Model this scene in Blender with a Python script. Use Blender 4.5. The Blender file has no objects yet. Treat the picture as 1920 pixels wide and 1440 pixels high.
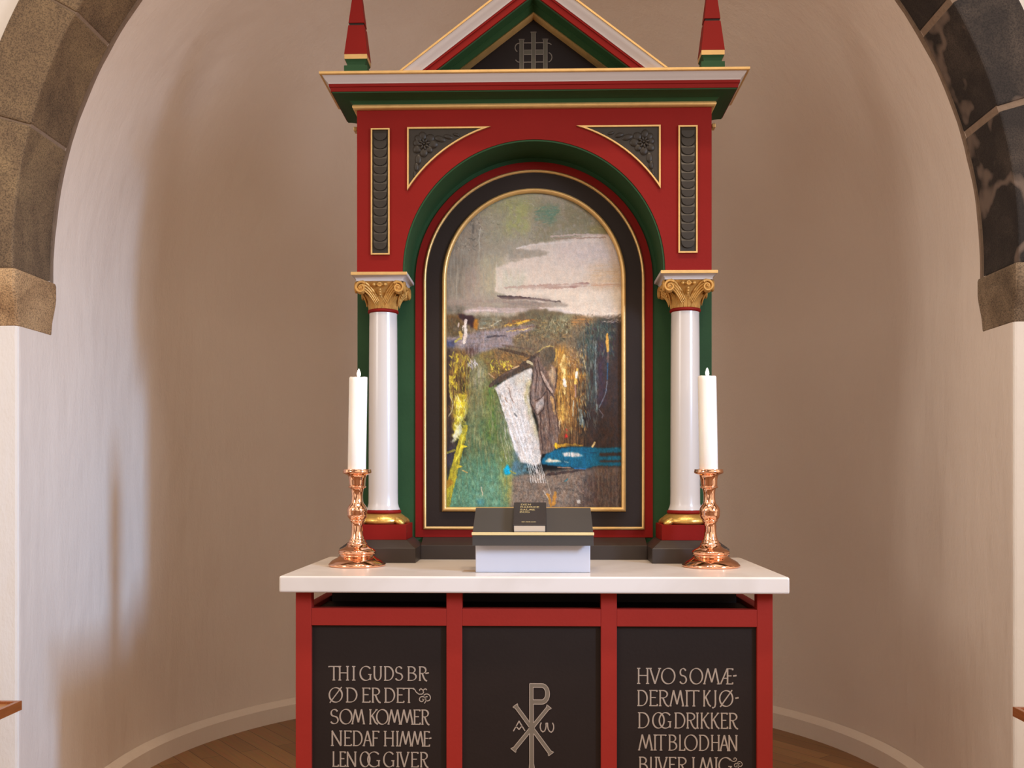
import bpy, bmesh, math, random
import numpy as np
from mathutils import Vector, Matrix

random.seed(7)
PI = math.pi
D = bpy.data
SC = bpy.context.scene
C = SC.collection

# ------------------------------------------------------------------ camera
# photograph: verticals are parallel (shifted lens), 1920 px wide, focal 1850 px
EYE = 1.277
cam_d = D.cameras.new('camera')
cam_d.sensor_fit = 'HORIZONTAL'
cam_d.sensor_width = 36.0
cam_d.lens = 36.0 * 1850 / 1920
cam_d.shift_y = 172.0 / 1920
cam_d.clip_start = 0.05
cam = D.objects.new('camera', cam_d)
C.objects.link(cam)
cam.location = (0.018, 0.0, EYE)
cam.rotation_euler = (PI / 2, 0, math.radians(1.55))
SC.camera = cam

# ------------------------------------------------------------------ light
SC.view_settings.view_transform = 'Standard'
SC.view_settings.look = 'None'
SC.view_settings.gamma = 1
SC.view_settings.use_curve_mapping = False
SC.view_settings.exposure = 0.0

world = D.worlds.new('World')
SC.world = world
world.use_nodes = True
bg = world.node_tree.nodes['Background']
bg.inputs['Color'].default_value = (1.0, 0.86, 0.76, 1)
bg.inputs['Strength'].default_value = 0.95
# noise surround standing in for the unseen nave, patchy to vary the reflections
_wn, _wl = world.node_tree.nodes, world.node_tree.links
_tc = _wn.new('ShaderNodeTexCoord')
_nz = _wn.new('ShaderNodeTexNoise')
_nz.inputs['Scale'].default_value = 2.6
_nz.inputs['Detail'].default_value = 1.5
_wl.new(_tc.outputs['Generated'], _nz.inputs['Vector'])
_rp = _wn.new('ShaderNodeValToRGB')
_rp.color_ramp.elements[0].position = 0.44
_rp.color_ramp.elements[0].color = (0.30, 0.22, 0.17, 1)
_rp.color_ramp.elements[1].position = 0.56
_rp.color_ramp.elements[1].color = (1.55, 1.33, 1.14, 1)
_wl.new(_nz.outputs['Fac'], _rp.inputs['Fac'])
_wl.new(_rp.outputs['Color'], bg.inputs['Color'])


R75 = math.radians(46)


def area(name, loc, target, sx, sy, power, col, shape='RECTANGLE'):
    l = D.lights.new(name, 'AREA')
    l.shape = shape
    l.size = sx
    l.size_y = sy
    l.energy = power
    l.color = col
    o = D.objects.new(name, l)
    C.objects.link(o)
    o.location = loc
    o.rotation_euler = (Vector(target) - Vector(loc)).to_track_quat('-Z', 'Y').to_euler()
    return o


WARM = (1.0, 0.78, 0.57)


def spot(loc, target, power, deg, blend):
    l = D.lights.new('altar_spot', 'SPOT')
    l.energy = power
    l.color = WARM
    l.spot_size = math.radians(deg)
    l.spot_blend = blend
    l.shadow_soft_size = 0.16
    o = D.objects.new('altar_spot', l)
    C.objects.link(o)
    o.location = loc
    o.rotation_euler = (Vector(target) - Vector(loc)).to_track_quat('-Z', 'Y').to_euler()


# warm spotlights under the chancel vault, aimed at the altar
for x, y, z, p in ((-0.5, 1.6, 6.0, 170), (0.3, 1.6, 6.0, 210), (1.2, 1.7, 6.0, 255)):
    spot((x, y, z), (0.0, 3.1, 1.25), p, 33, 0.75)
area('daylight_window', (2.6, 1.03, 2.3), (-1.6, 3.9, 0.85), 0.22, 0.9, 10, (0.30, 0.57, 1.0)).data.spread = R75
# broad soft fill lamps added on both sides to brighten the apse walls
area('south_fill', (3.1, 0.5, 2.7), (-1.5, 4.2, 2.1), 0.9, 1.5, 13, (0.90, 0.90, 1.0)).data.spread = math.radians(80)
area('north_fill', (-3.2, 0.5, 2.7), (1.4, 4.2, 2.1), 0.9, 1.5, 8, (1.0, 0.92, 0.86)).data.spread = math.radians(80)
for x, y, z in ((-0.22, 0.45, 2.9), (0.08, 0.30, 3.0), (0.38, 0.45, 2.9), (0.08, 0.62, 2.8)):
    area('chandelier_bulb', (x, y, z), (0.0, 3.2, 1.3), 0.07, 0.07, 0.9, WARM, 'DISK')


# ------------------------------------------------------------------ materials
def lin(c):
    return tuple(((v / 255) / 12.92 if v / 255 <= 0.04045 else ((v / 255 + 0.055) / 1.055) ** 2.4) for v in c)


def mat(name, rgb, rough=0.5, metal=0.0, vary=0.06, vscale=6.0, bump=0.0, bscale=60.0, coat=0.0, rgb2=None, spec=0.5,
        sss=0.0, stretch=None):
    m = D.materials.new(name)
    m.use_nodes = True
    nt = m.node_tree
    N, L = nt.nodes, nt.links
    b = N['Principled BSDF']
    b.inputs['Roughness'].default_value = rough
    b.inputs['Metallic'].default_value = metal
    b.inputs['Coat Weight'].default_value = coat
    b.inputs['Coat Roughness'].default_value = 0.15
    b.inputs['Specular IOR Level'].default_value = spec
    if sss:
        b.inputs['Subsurface Weight'].default_value = sss
        b.inputs['Subsurface Radius'].default_value = (0.02, 0.012, 0.008)
    a = lin(rgb)
    if rgb2 is None:
        c1 = tuple(max(0, v * (1 - vary)) for v in a)
        c2 = tuple(min(1, v * (1 + vary)) for v in a)
    else:
        c1, c2 = a, lin(rgb2)
    tc = N.new('ShaderNodeTexCoord')
    src = tc.outputs['Object']
    if stretch:
        mp = N.new('ShaderNodeMapping')
        mp.inputs['Scale'].default_value = stretch
        L.new(src, mp.inputs['Vector'])
        src = mp.outputs['Vector']
    n = N.new('ShaderNodeTexNoise')
    n.inputs['Scale'].default_value = vscale
    n.inputs['Detail'].default_value = 6
    n.inputs['Roughness'].default_value = 0.6
    L.new(src, n.inputs['Vector'])
    r = N.new('ShaderNodeValToRGB')
    r.color_ramp.elements[0].position = 0.3
    r.color_ramp.elements[1].position = 0.7
    r.color_ramp.elements[0].color = (*c1, 1)
    r.color_ramp.elements[1].color = (*c2, 1)
    L.new(n.outputs['Fac'], r.inputs['Fac'])
    L.new(r.outputs['Color'], b.inputs['Base Color'])
    if bump:
        n2 = N.new('ShaderNodeTexNoise')
        n2.inputs['Scale'].default_value = bscale
        n2.inputs['Detail'].default_value = 5
        L.new(src, n2.inputs['Vector'])
        bp = N.new('ShaderNodeBump')
        bp.inputs['Strength'].default_value = bump
        bp.inputs['Distance'].default_value = 0.01
        L.new(n2.outputs['Fac'], bp.inputs['Height'])
        L.new(bp.outputs['Normal'], b.inputs['Normal'])
    return m


M = {}
M['red'] = mat('red_paint', (122, 21, 15), 0.55, vary=0.05, bump=0.05, bscale=90, spec=0.12)
M['altar_red'] = mat('altar_red_paint', (150, 42, 32), 0.55, vary=0.05, bump=0.05, bscale=90, spec=0.12)
M['plinth_black'] = mat('plinth_black_brown', (52, 42, 36), 0.4, vary=0.06, spec=0.4)
M['gable_black'] = mat('gable_dark_paint', (26, 19, 17), 0.6, vary=0.08, spec=0.12)
M['green'] = mat('green_paint', (42, 72, 43), 0.55, vary=0.08, bump=0.05, bscale=90, spec=0.15)
M['black'] = mat('black_brown_paint', (38, 28, 23), 0.55, vary=0.08, bump=0.04, bscale=120, spec=0.2)
M['carved'] = mat('dark_carved_paint', (46, 39, 31), 0.45, spec=0.3, vary=0.12, vscale=30)
M['white'] = mat('white_paint', (190, 180, 174), 0.4, vary=0.015)
M['column_white'] = mat('glossy_white_paint', (194, 185, 177), 0.25, vary=0.012, coat=0.15)
M['gold'] = mat('gold_paint', (208, 168, 106), 0.36, metal=0.5, vary=0.10, vscale=25, bump=0.06, bscale=140)
M['lip_gold'] = mat('pale_gilt_lip', (236, 210, 150), 0.35, metal=0.35, vary=0.04)
M['leaf_gold'] = mat('gold_leaf', (214, 172, 92), 0.30, metal=0.8, vary=0.12, vscale=40, bump=0.1, bscale=160)
M['capital_gold'] = mat('antique_gold', (196, 148, 78), 0.42, metal=0.45, vary=0.2, vscale=60)
M['copper'] = mat('polished_copper', (240, 182, 146), 0.07, metal=1.0, vary=0.05, vscale=30)
M['wax'] = mat('candle_wax', (246, 238, 226), 0.35, vary=0.01, sss=0.3)
M['wick'] = mat('burnt_wick', (40, 28, 22), 0.9)
M['stand_white'] = mat('pale_grey_blue_paint', (194, 190, 193), 0.4, vary=0.01)
M['stand_dark'] = mat('charcoal_linoleum', (66, 60, 54), 0.5, vary=0.05, vscale=4, spec=0.3)
M['book'] = mat('black_book_cloth', (40, 33, 31), 0.45, vary=0.08, bump=0.1, bscale=400)
M['page'] = mat('cream_pages', (226, 204, 176), 0.7, vary=0.05, vscale=200, stretch=(1, 1, 60))
M['book_gold'] = mat('gold_foil', (214, 190, 130), 0.4, metal=0.3)
M['letter'] = mat('stone_coloured_lettering', (164, 145, 126), 0.6, vary=0.05)
M['emblem'] = mat('emblem_fill', (112, 98, 80), 0.6, vary=0.05)
M['monogram'] = mat('monogram_fill', (54, 47, 32), 0.6, vary=0.05)
M['monogram_edge'] = mat('monogram_edge', (84, 74, 64), 0.6, vary=0.05)
M['patch'] = mat('beige_patch', (168, 142, 118), 0.7, vary=0.02)
M['rail_wood'] = mat('varnished_rail_wood', (168, 98, 48), 0.35, rgb2=(142, 76, 34), vscale=5, stretch=(30, 2, 30), coat=0.2)
M['rail_wood_light'] = mat('oak_rail_inlay', (196, 140, 84), 0.4, rgb2=(176, 118, 64), vscale=5, stretch=(30, 2, 30))
M['mortar'] = mat('lime_mortar', (142, 120, 100), 0.95, vary=0.1, vscale=30, bump=0.5, bscale=80)


def marble():
    m = mat('cream_stone_slab', (236, 222, 206), 0.24, vary=0.02, spec=0.28)
    nt = m.node_tree
    N, L = nt.nodes, nt.links
    b = N['Principled BSDF']
    tc = N.new('ShaderNodeTexCoord')
    w = N.new('ShaderNodeTexNoise')
    w.inputs['Scale'].default_value = 2.3
    w.inputs['Detail'].default_value = 9
    w.inputs['Distortion'].default_value = 1.2
    L.new(tc.outputs['Object'], w.inputs['Vector'])
    r = N.new('ShaderNodeValToRGB')
    e = r.color_ramp.elements
    e[0].position = 0.38
    e[0].color = (*lin((212, 199, 185)), 1)
    e[1].position = 0.56
    e[1].color = (*lin((221, 209, 197)), 1)
    L.new(w.outputs['Fac'], r.inputs['Fac'])
    L.new(r.outputs['Color'], b.inputs['Base Color'])
    return m


M['slab'] = marble()


def plaster(name, rgb, vary=0.03):
    """hand-trowelled lime plaster: soft large undulation + fine grain + a few trowel scars"""
    m = mat(name, rgb, 0.88, vary=vary, vscale=1.6, spec=0.25)
    nt = m.node_tree
    N, L = nt.nodes, nt.links
    b = N['Principled BSDF']
    tc = N.new('ShaderNodeTexCoord')
    fac = []
    for sc, det, amp, st in ((2.2, 3, 0.030, (1, 1, 0.6)), (14, 4, 0.0075, (1, 1, 0.35)), (150, 2, 0.0014, (1, 1, 0.5))):
        mp = N.new('ShaderNodeMapping')
        mp.inputs['Scale'].default_value = st
        L.new(tc.outputs['Object'], mp.inputs['Vector'])
        n = N.new('ShaderNodeTexNoise')
        n.inputs['Scale'].default_value = sc
        n.inputs['Detail'].default_value = det
        L.new(mp.outputs['Vector'], n.inputs['Vector'])
        k = N.new('ShaderNodeMath')
        k.operation = 'MULTIPLY'
        k.inputs[1].default_value = amp
        L.new(n.outputs['Fac'], k.inputs[0])
        fac.append(k)
    s = N.new('ShaderNodeMath')
    s2 = N.new('ShaderNodeMath')
    L.new(fac[0].outputs[0], s.inputs[0])
    L.new(fac[1].outputs[0], s.inputs[1])
    L.new(s.outputs[0], s2.inputs[0])
    L.new(fac[2].outputs[0], s2.inputs[1])
    bp = N.new('ShaderNodeBump')
    bp.inputs['Strength'].default_value = 0.8
    bp.inputs['Distance'].default_value = 1.0
    L.new(s2.outputs[0], bp.inputs['Height'])
    L.new(bp.outputs['Normal'], b.inputs['Normal'])
    return m


M['apse_plaster'] = plaster('light_warmed_plaster', (238, 222, 206), 0.02)  # same white plaster as the wall, tinted to carry the apse's warm light
M['wall_plaster'] = plaster('white_wall_plaster', (240, 232, 222), 0.015)
M['skirting'] = plaster('skirting_plaster', (238, 222, 204), 0.02)


def stone(name, dark, mid, light, vein):
    m = D.materials.new(name)
    m.use_nodes = True
    nt = m.node_tree
    N, L = nt.nodes, nt.links
    b = N['Principled BSDF']
    b.inputs['Roughness'].default_value = 0.8
    tc = N.new('ShaderNodeTexCoord')
    info = N.new('ShaderNodeObjectInfo')
    add = N.new('ShaderNodeVectorMath')
    sc = N.new('ShaderNodeVectorMath')
    sc.operation = 'SCALE'
    sc.inputs[0].default_value = (17, 9, 5)
    L.new(info.outputs['Random'], sc.inputs['Scale'])
    L.new(tc.outputs['Object'], add.inputs[0])
    L.new(sc.outputs[0], add.inputs[1])
    n1 = N.new('ShaderNodeTexNoise')
    n1.inputs['Scale'].default_value = 3.5
    n1.inputs['Detail'].default_value = 8
    n1.inputs['Roughness'].default_value = 0.65
    n1.inputs['Distortion'].default_value = 1.0
    L.new(add.outputs[0], n1.inputs['Vector'])
    r1 = N.new('ShaderNodeValToRGB')
    e = r1.color_ramp.elements
    e[0].position = 0.32
    e[0].color = (*lin(dark), 1)
    e[1].position = 0.72
    e[1].color = (*lin(light), 1)
    q = e.new(0.5)
    q.color = (*lin(mid), 1)
    L.new(n1.outputs['Fac'], r1.inputs['Fac'])
    n2 = N.new('ShaderNodeTexNoise')
    n2.inputs['Scale'].default_value = 230
    n2.inputs['Detail'].default_value = 4
    L.new(add.outputs[0], n2.inputs['Vector'])
    r2 = N.new('ShaderNodeValToRGB')
    r2.color_ramp.elements[0].position = 0.36
    r2.color_ramp.elements[0].color = (0.35, 0.33, 0.32, 1)
    r2.color_ramp.elements[1].position = 0.58
    r2.color_ramp.elements[1].color = (1.15, 1.12, 1.08, 1)
    L.new(n2.outputs['Fac'], r2.inputs['Fac'])
    mx = N.new('ShaderNodeMix')
    mx.data_type = 'RGBA'
    mx.blend_type = 'MULTIPLY'
    mx.inputs['Factor'].default_value = 0.8
    L.new(r1.outputs['Color'], mx.inputs['A'])
    L.new(r2.outputs['Color'], mx.inputs['B'])
    wv = N.new('ShaderNodeTexWave')
    wv.inputs['Scale'].default_value = 1.3
    wv.inputs['Distortion'].default_value = 11
    wv.inputs['Detail'].default_value = 4
    wv.inputs['Detail Scale'].default_value = 1.6
    L.new(add.outputs[0], wv.inputs['Vector'])
    r3 = N.new('ShaderNodeValToRGB')
    r3.color_ramp.elements[0].position = 0.90
    r3.color_ramp.elements[0].color = (0, 0, 0, 1)
    r3.color_ramp.elements[1].position = 1.0
    r3.color_ramp.elements[1].color = (vein, vein, vein, 1)
    L.new(wv.outputs['Fac'], r3.inputs['Fac'])
    mx2 = N.new('ShaderNodeMix')
    mx2.data_type = 'RGBA'
    L.new(r3.outputs['Color'], mx2.inputs['Factor'])
    L.new(mx.outputs['Result'], mx2.inputs['A'])
    mx2.inputs['B'].default_value = (*lin((150, 128, 112)), 1)
    L.new(mx2.outputs['Result'], b.inputs['Base Color'])
    ad = N.new('ShaderNodeMath')
    k = N.new('ShaderNodeMath')
    k.operation = 'MULTIPLY'
    k.inputs[1].default_value = 0.35
    L.new(n2.outputs['Fac'], k.inputs[0])
    L.new(n1.outputs['Fac'], ad.inputs[0])
    L.new(k.outputs[0], ad.inputs[1])
    bp = N.new('ShaderNodeBump')
    bp.inputs['Strength'].default_value = 0.55
    bp.inputs['Distance'].default_value = 0.007
    L.new(ad.outputs[0], bp.inputs['Height'])
    L.new(bp.outputs['Normal'], b.inputs['Normal'])
    return m


M['tan_stone'] = stone('tan_granite', (98, 80, 60), (124, 102, 76), (152, 128, 94), 0.0)
M['dark_stone'] = stone('dark_granite', (34, 28, 25), (50, 42, 37), (80, 69, 60), 0.5)
M['impost_stone'] = stone('sandstone_impost', (150, 116, 80), (192, 156, 112), (214, 180, 136), 0.0)
M['grey_impost'] = stone('grey_sandstone_impost', (100, 84, 66), (140, 120, 96), (170, 150, 124), 0.0)


def floor_mat():
    m = D.materials.new('oak_parquet')
    m.use_nodes = True
    nt = m.node_tree
    N, L = nt.nodes, nt.links
    b = N['Principled BSDF']
    b.inputs['Roughness'].default_value = 0.42
    tc = N.new('ShaderNodeTexCoord')
    mp = N.new('ShaderNodeMapping')
    mp.inputs['Rotation'].default_value = (0, 0, math.radians(52))
    L.new(tc.outputs['Object'], mp.inputs['Vector'])
    br = N.new('ShaderNodeTexBrick')
    br.inputs['Scale'].default_value = 1.0
    br.inputs['Brick Width'].default_value = 1.1
    br.inputs['Row Height'].default_value = 0.09
    br.inputs['Mortar Size'].default_value = 0.0015
    br.inputs['Color1'].default_value = (*lin((158, 114, 66)), 1)
    br.inputs['Color2'].default_value = (*lin((134, 92, 50)), 1)
    br.inputs['Mortar'].default_value = (*lin((60, 40, 22)), 1)
    L.new(mp.outputs['Vector'], br.inputs['Vector'])
    mp2 = N.new('ShaderNodeMapping')
    mp2.inputs['Scale'].default_value = (1.5, 30, 1)
    L.new(mp.outputs['Vector'], mp2.inputs['Vector'])
    n = N.new('ShaderNodeTexNoise')
    n.inputs['Scale'].default_value = 3
    n.inputs['Detail'].default_value = 6
    L.new(mp2.outputs['Vector'], n.inputs['Vector'])
    mx = N.new('ShaderNodeMix')
    mx.data_type = 'RGBA'
    mx.blend_type = 'OVERLAY'
    mx.inputs['Factor'].default_value = 0.35
    L.new(br.outputs['Color'], mx.inputs['A'])
    L.new(n.outputs['Color'], mx.inputs['B'])
    L.new(mx.outputs['Result'], b.inputs['Base Color'])
    return m


M['floor'] = floor_mat()


def flame_mat():
    m = D.materials.new('candle_flame')
    m.use_nodes = True
    nt = m.node_tree
    b = nt.nodes['Principled BSDF']
    b.inputs['Base Color'].default_value = (1, 0.9, 0.7, 1)
    b.inputs['Emission Color'].default_value = (1.0, 0.86, 0.66, 1)
    b.inputs['Emission Strength'].default_value = 14
    return m


M['flame'] = flame_mat()


# ------------------------------------------------------------------ mesh helpers
class MB:
    def __init__(self):
        self.v = []
        self.f = []

    def add(self, verts, faces):
        o = len(self.v)
        self.v += [tuple(p) for p in verts]
        self.f += [tuple(i + o for i in f) for f in faces]
        return self

    def box(self, x0, x1, y0, y1, z0, z1):
        v = [(x, y, z) for z in (z0, z1) for y in (y0, y1) for x in (x0, x1)]
        return self.add(v, [(0, 2, 3, 1), (4, 5, 7, 6), (0, 1, 5, 4), (2, 6, 7, 3), (0, 4, 6, 2), (1, 3, 7, 5)])

    def hexa(self, bot, top):
        """bot/top: 4 corners each in the same order"""
        return self.add(list(bot) + list(top),
                        [(3, 2, 1, 0), (4, 5, 6, 7)] + [(i, (i + 1) % 4, (i + 1) % 4 + 4, i + 4) for i in range(4)])

    def prism(self, xz, y0, y1):
        n = len(xz)
        v = [(x, y0, z) for x, z in xz] + [(x, y1, z) for x, z in xz]
        f = [tuple(range(n)), tuple(range(2 * n - 1, n - 1, -1))]
        f += [(i, i + n, (i + 1) % n + n, (i + 1) % n) for i in range(n)]
        return self.add(v, f)

    def loops(self, loops, closed=True, cap=True):
        """skin a list of equal-length point loops"""
        n = len(loops[0])
        v = [p for l in loops for p in l]
        f = []
        for a in range(len(loops) - 1):
            for i in range(n if closed else n - 1):
                j = (i + 1) % n
                f.append((a * n + i, a * n + j, (a + 1) * n + j, (a + 1) * n + i))
        if cap and closed:
            f.append(tuple(range(n - 1, -1, -1)))
            f.append(tuple(range((len(loops) - 1) * n, len(loops) * n)))
        return self.add(v, f)

    def lathe(self, prof, c=(0, 0, 0), n=48, shear=0.0):
        loops = []
        for r, z in prof:
            loops.append([(c[0] + r * math.cos(2 * PI * i / n) + shear * z, c[1] + r * math.sin(2 * PI * i / n), c[2] + z)
                          for i in range(n)])
        return self.loops(loops, True, True)

    def tube(self, pts, rad, n=8):
        pts = [Vector(p) for p in pts]
        loops = []
        up = Vector((0, 1, 0))
        for i, p in enumerate(pts):
            t = (pts[min(i + 1, len(pts) - 1)] - pts[max(i - 1, 0)])
            t.normalize()
            a = up.cross(t)
            if a.length < 0.05:
                a = Vector((1, 0, 0)).cross(t)
            a.normalize()
            b = t.cross(a)
            r = rad[i] if isinstance(rad, (list, tuple)) else rad
            loops.append([tuple(p + a * (r * math.cos(2 * PI * k / n)) + b * (r * math.sin(2 * PI * k / n))) for k in range(n)])
        return self.loops(loops, True, True)

    def blob(self, c, r, rot=None, nu=10, nv=6):
        R = rot or Matrix.Identity(3)
        loops = []
        for j in range(nv + 1):
            ph = -PI / 2 + PI * j / nv
            cr, sr = max(math.cos(ph), 1e-3), math.sin(ph)
            loops.append([tuple(Vector(c) + R @ Vector((r[0] * cr * math.cos(2 * PI * i / nu), r[1] * cr * math.sin(2 * PI * i / nu), r[2] * sr)))
                          for i in range(nu)])
        return self.loops(loops)

    def ribbon(self, pts, wfun, y0, y1):
        """flat stroke in the XZ plane, front at y0, back at y1; sharp corners start a new piece"""
        cutp = [0]
        for i in range(1, len(pts) - 1):
            a, b, c = pts[i - 1], pts[i], pts[i + 1]
            t = math.atan2(c[1] - b[1], c[0] - b[0]) - math.atan2(b[1] - a[1], b[0] - a[0])
            if abs((t + PI) % (2 * PI) - PI) > 0.75:
                cutp.append(i)
        if len(cutp) > 1:
            cutp.append(len(pts) - 1)
            for k in range(len(cutp) - 1):
                q = [tuple(p) for p in pts[cutp[k]:cutp[k + 1] + 1]]
                for e, f_ in ((0, 1), (-1, -2)):
                    if (k == 0 and e == 0) or (k == len(cutp) - 2 and e == -1):
                        continue
                    dx, dz = q[e][0] - q[f_][0], q[e][1] - q[f_][1]
                    d = math.hypot(dx, dz) or 1
                    w = wfun(dx / d, dz / d) * 0.22
                    q[e] = (q[e][0] + dx / d * w, q[e][1] + dz / d * w)
                self.ribbon(q, wfun, y0 - 0.035 * (k % 4 + 1) * (y1 - y0), y1)
            return self
        n = len(pts)
        Lf, Rt = [], []
        for i in range(n):
            a, b = pts[max(i - 1, 0)], pts[min(i + 1, n - 1)]
            dx, dz = b[0] - a[0], b[1] - a[1]
            d = math.hypot(dx, dz) or 1
            w = wfun(dx / d, dz / d) / 2
            nx, nz = -dz / d * w, dx / d * w
            Lf.append((pts[i][0] + nx, pts[i][1] + nz))
            Rt.append((pts[i][0] - nx, pts[i][1] - nz))
        loops = [[(Lf[i][0], y0, Lf[i][1]), (Rt[i][0], y0, Rt[i][1]), (Rt[i][0], y1, Rt[i][1]), (Lf[i][0], y1, Lf[i][1])] for i in range(n)]
        return self.loops(loops)

    def build(self, name, m, parent=None, smooth=False, bevel=0.0, seg=2):
        me = D.meshes.new(name)
        me.from_pydata(self.v, [], self.f)
        bm = bmesh.new()
        bm.from_mesh(me)
        bmesh.ops.recalc_face_normals(bm, faces=bm.faces)
        bm.to_mesh(me)
        bm.free()
        o = D.objects.new(name, me)
        C.objects.link(o)
        me.materials.append(m)
        if smooth:
            try:
                me.set_sharp_from_angle(angle=math.radians(smooth if smooth is not True else 40))
            except Exception:
                pass
            for p in me.polygons:
                p.use_smooth = True
        if bevel:
            b = o.modifiers.new('bevel', 'BEVEL')
            b.width = bevel
            b.segments = seg
            b.limit_method = 'ANGLE'
            b.angle_limit = math.radians(40)
        if parent:
            o.parent = parent
        return o


def tag(o, label=None, cat=None, group=None, kind=None):
    for k, v in (('label', label), ('category', cat), ('group', group), ('kind', kind)):
        if v:
            o[k] = v
    return o


def thing(name, label, cat, loc=(0, 0, 0), group=None):
    o = D.objects.new(name, None)
    C.objects.link(o)
    o.location = loc
    o.empty_display_size = 0.1
    return tag(o, label, cat, group)


def local(o, parent_loc):
    """meshes are written in room coordinates; move them under a thing placed at parent_loc"""
    o.data.transform(Matrix.Translation(-Vector(parent_loc)))
    return o


# ------------------------------------------------------------------ setting
AX = -0.080           # axis of the chancel arch and apse
ZI = 1.967            # top of the imposts
ZS = 2.005            # centre of the arch
RA = 1.65             # radius of opening and apse
YC = 4.05             # centre of the apse half circle

f = MB().box(-4.2, 4.2, -6.0, 5.95, -0.2, 0.0).build('floor', M['floor'])
tag(f, 'brown wooden parquet floor of the church', 'floor', kind='structure')

# apse: drum wall and half dome in one plastered surface
plan = []
for i in range(7):
    plan.append(('s', -1, 3.47 + (YC - 3.47) * i / 7))
NA = 64
for i in range(NA + 1):
    plan.append(('c', PI - PI * i / NA, 0))
for i in range(7):
    plan.append(('s', 1, YC - (YC - 3.47) * (i + 1) / 7))


def plan_pt(p, r, z):
    if p[0] == 's':
        return (AX + p[1] * r, p[2], z)
    return (AX + r * math.cos(p[1]), YC + r * math.sin(p[1]), z)


rows = []
for i in range(21):
    z = -0.02 + (ZI + 0.018) * i / 19 if i < 20 else ZS
    rows.append([plan_pt(p, RA + (0.0003 if i < 20 else 0.004), z) for p in plan])
for i in range(1, 25):
    ph = PI / 2 * i / 24
    r = max((RA + 0.004) * math.cos(ph), 0.002)
    rows.append([plan_pt(p, r, ZS + (RA + 0.004) * math.sin(ph)) for p in plan])
a = MB().loops(rows, closed=False, cap=False).build('wall_back', M['apse_plaster'], smooth=80)
sol = a.modifiers.new('thick', 'SOLIDIFY')
sol.thickness = 0.25
sol.use_rim = False
nrm = a.data.polygons[200]
mid = a.matrix_world @ nrm.center
sol.offset = -1 if nrm.normal.dot(Vector((AX, YC, mid.z)) - mid) > 0 else 1
tag(a, 'curved plastered apse wall with half dome behind the altar', 'wall', kind='structure')

# plastered skirting round the apse
off = [(0.002, 0.0), (0.036, 0.0), (0.034, 0.077), (0.031, 0.081), (0.002, 0.104)]
MBs = MB().loops([[plan_pt(p, RA - o_, z_) for o_, z_ in off] for p in plan])
tag(MBs.build('baseboard_back', M['skirting'], smooth=22), 'low plastered skirting along the curved apse wall', 'baseboard', kind='structure')

# chancel wall with the opening; only its front arris is rounded
n = 48


def opening(e):
    q = [(-4.2, 0.0), (AX - RA - e, 0.0), (AX - RA - e, ZI), (AX - 1.82, ZI)]
    q += [(AX - 1.82 * math.cos(PI * i / n), ZS + 1.82 * math.sin(PI * i / n)) for i in range(1, n)]
    q += [(AX + 1.82, ZI), (AX + RA + e, ZI), (AX + RA + e, 0.0), (4.2, 0.0), (4.2, 5.6), (-4.2, 5.6)]
    return q


w = MB().loops([[(x, y, z) for x, z in opening(e)] for e, y in ((0.012, 3.27), (0.005, 3.2725), (0.0015, 3.277), (0.0, 3.285), (0.0, 3.475))]).build('wall_front', M['wall_plaster'])
w.data.materials.append(M['apse_plaster'])
for p in w.data.polygons:
    if abs(p.normal.y) < 0.5:
        p.material_index = 1
tag(w, 'white plastered chancel wall around the arch', 'wall', kind='structure')

# stone arch: mortar bed with one mesh per voussoir
arch = thing('trim_1', 'stone arch of large granite blocks round the apse opening', 'arch', (AX, 3.3, ZS))
tag(arch, kind='structure')


def ring_block(r0, r1, y0, y1, a0, a1, n=14):
    loops = []
    if a0 < 0.01:
        loops.append([(AX + r0, y0, ZI), (AX + r1, y0, ZI), (AX + r1, y1, ZI), (AX + r0, y1, ZI)])
    for i in range(n + 1):
        t = a0 + (a1 - a0) * i / n
        c, s = math.cos(t), math.sin(t)
        loops.append([(AX + r0 * c, y0, ZS + r0 * s), (AX + r1 * c, y0, ZS + r1 * s),
                      (AX + r1 * c, y1, ZS + r1 * s), (AX + r0 * c, y1, ZS + r0 * s)])
    if a1 > PI - 0.01:
        loops.append([(AX - r0, y0, ZI), (AX - r1, y0, ZI), (AX - r1, y1, ZI), (AX - r0, y1, ZI)])
    return MB().loops(loops)


R_ = math.radians
local(ring_block(RA + 0.002, 1.835, 3.243, 3.482, 0.002, PI - 0.002, 90).build('mortar_bed', M['mortar'], arch), arch.location)
loops = []
rm_ = random.Random(5)
wob = [rm_.uniform(0.0025, 0.008) for _ in range(121)]
for i in range(121):
    t = PI * i / 120
    c, s = math.cos(t), math.sin(t)
    r0 = RA - (wob[i] + wob[max(i - 1, 0)] + wob[min(i + 1, 120)]) / 3
    loops.append([(AX + r0 * c, 3.487, ZS + r0 * s), (AX + (RA + 0.02) * c, 3.487, ZS + (RA + 0.02) * s),
                  (AX + (RA + 0.02) * c, 3.515, ZS + (RA + 0.02) * s), (AX + (r0 + 0.003) * c, 3.507, ZS + (r0 + 0.003) * s)])
drop = lambda lp: [(x, y, ZI + 0.001) for x, y, z in lp]
loops = [drop(loops[0])] + loops + [drop(loops[-1])]
local(MB().loops(loops).build('mortar_edge', M['mortar'], arch, smooth=60), arch.location)
cuts = [0, 16.2, 29.6, 44, 58, 72, 85, 98, 111, 124, 137, 150.6, 164.6, 180]
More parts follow.
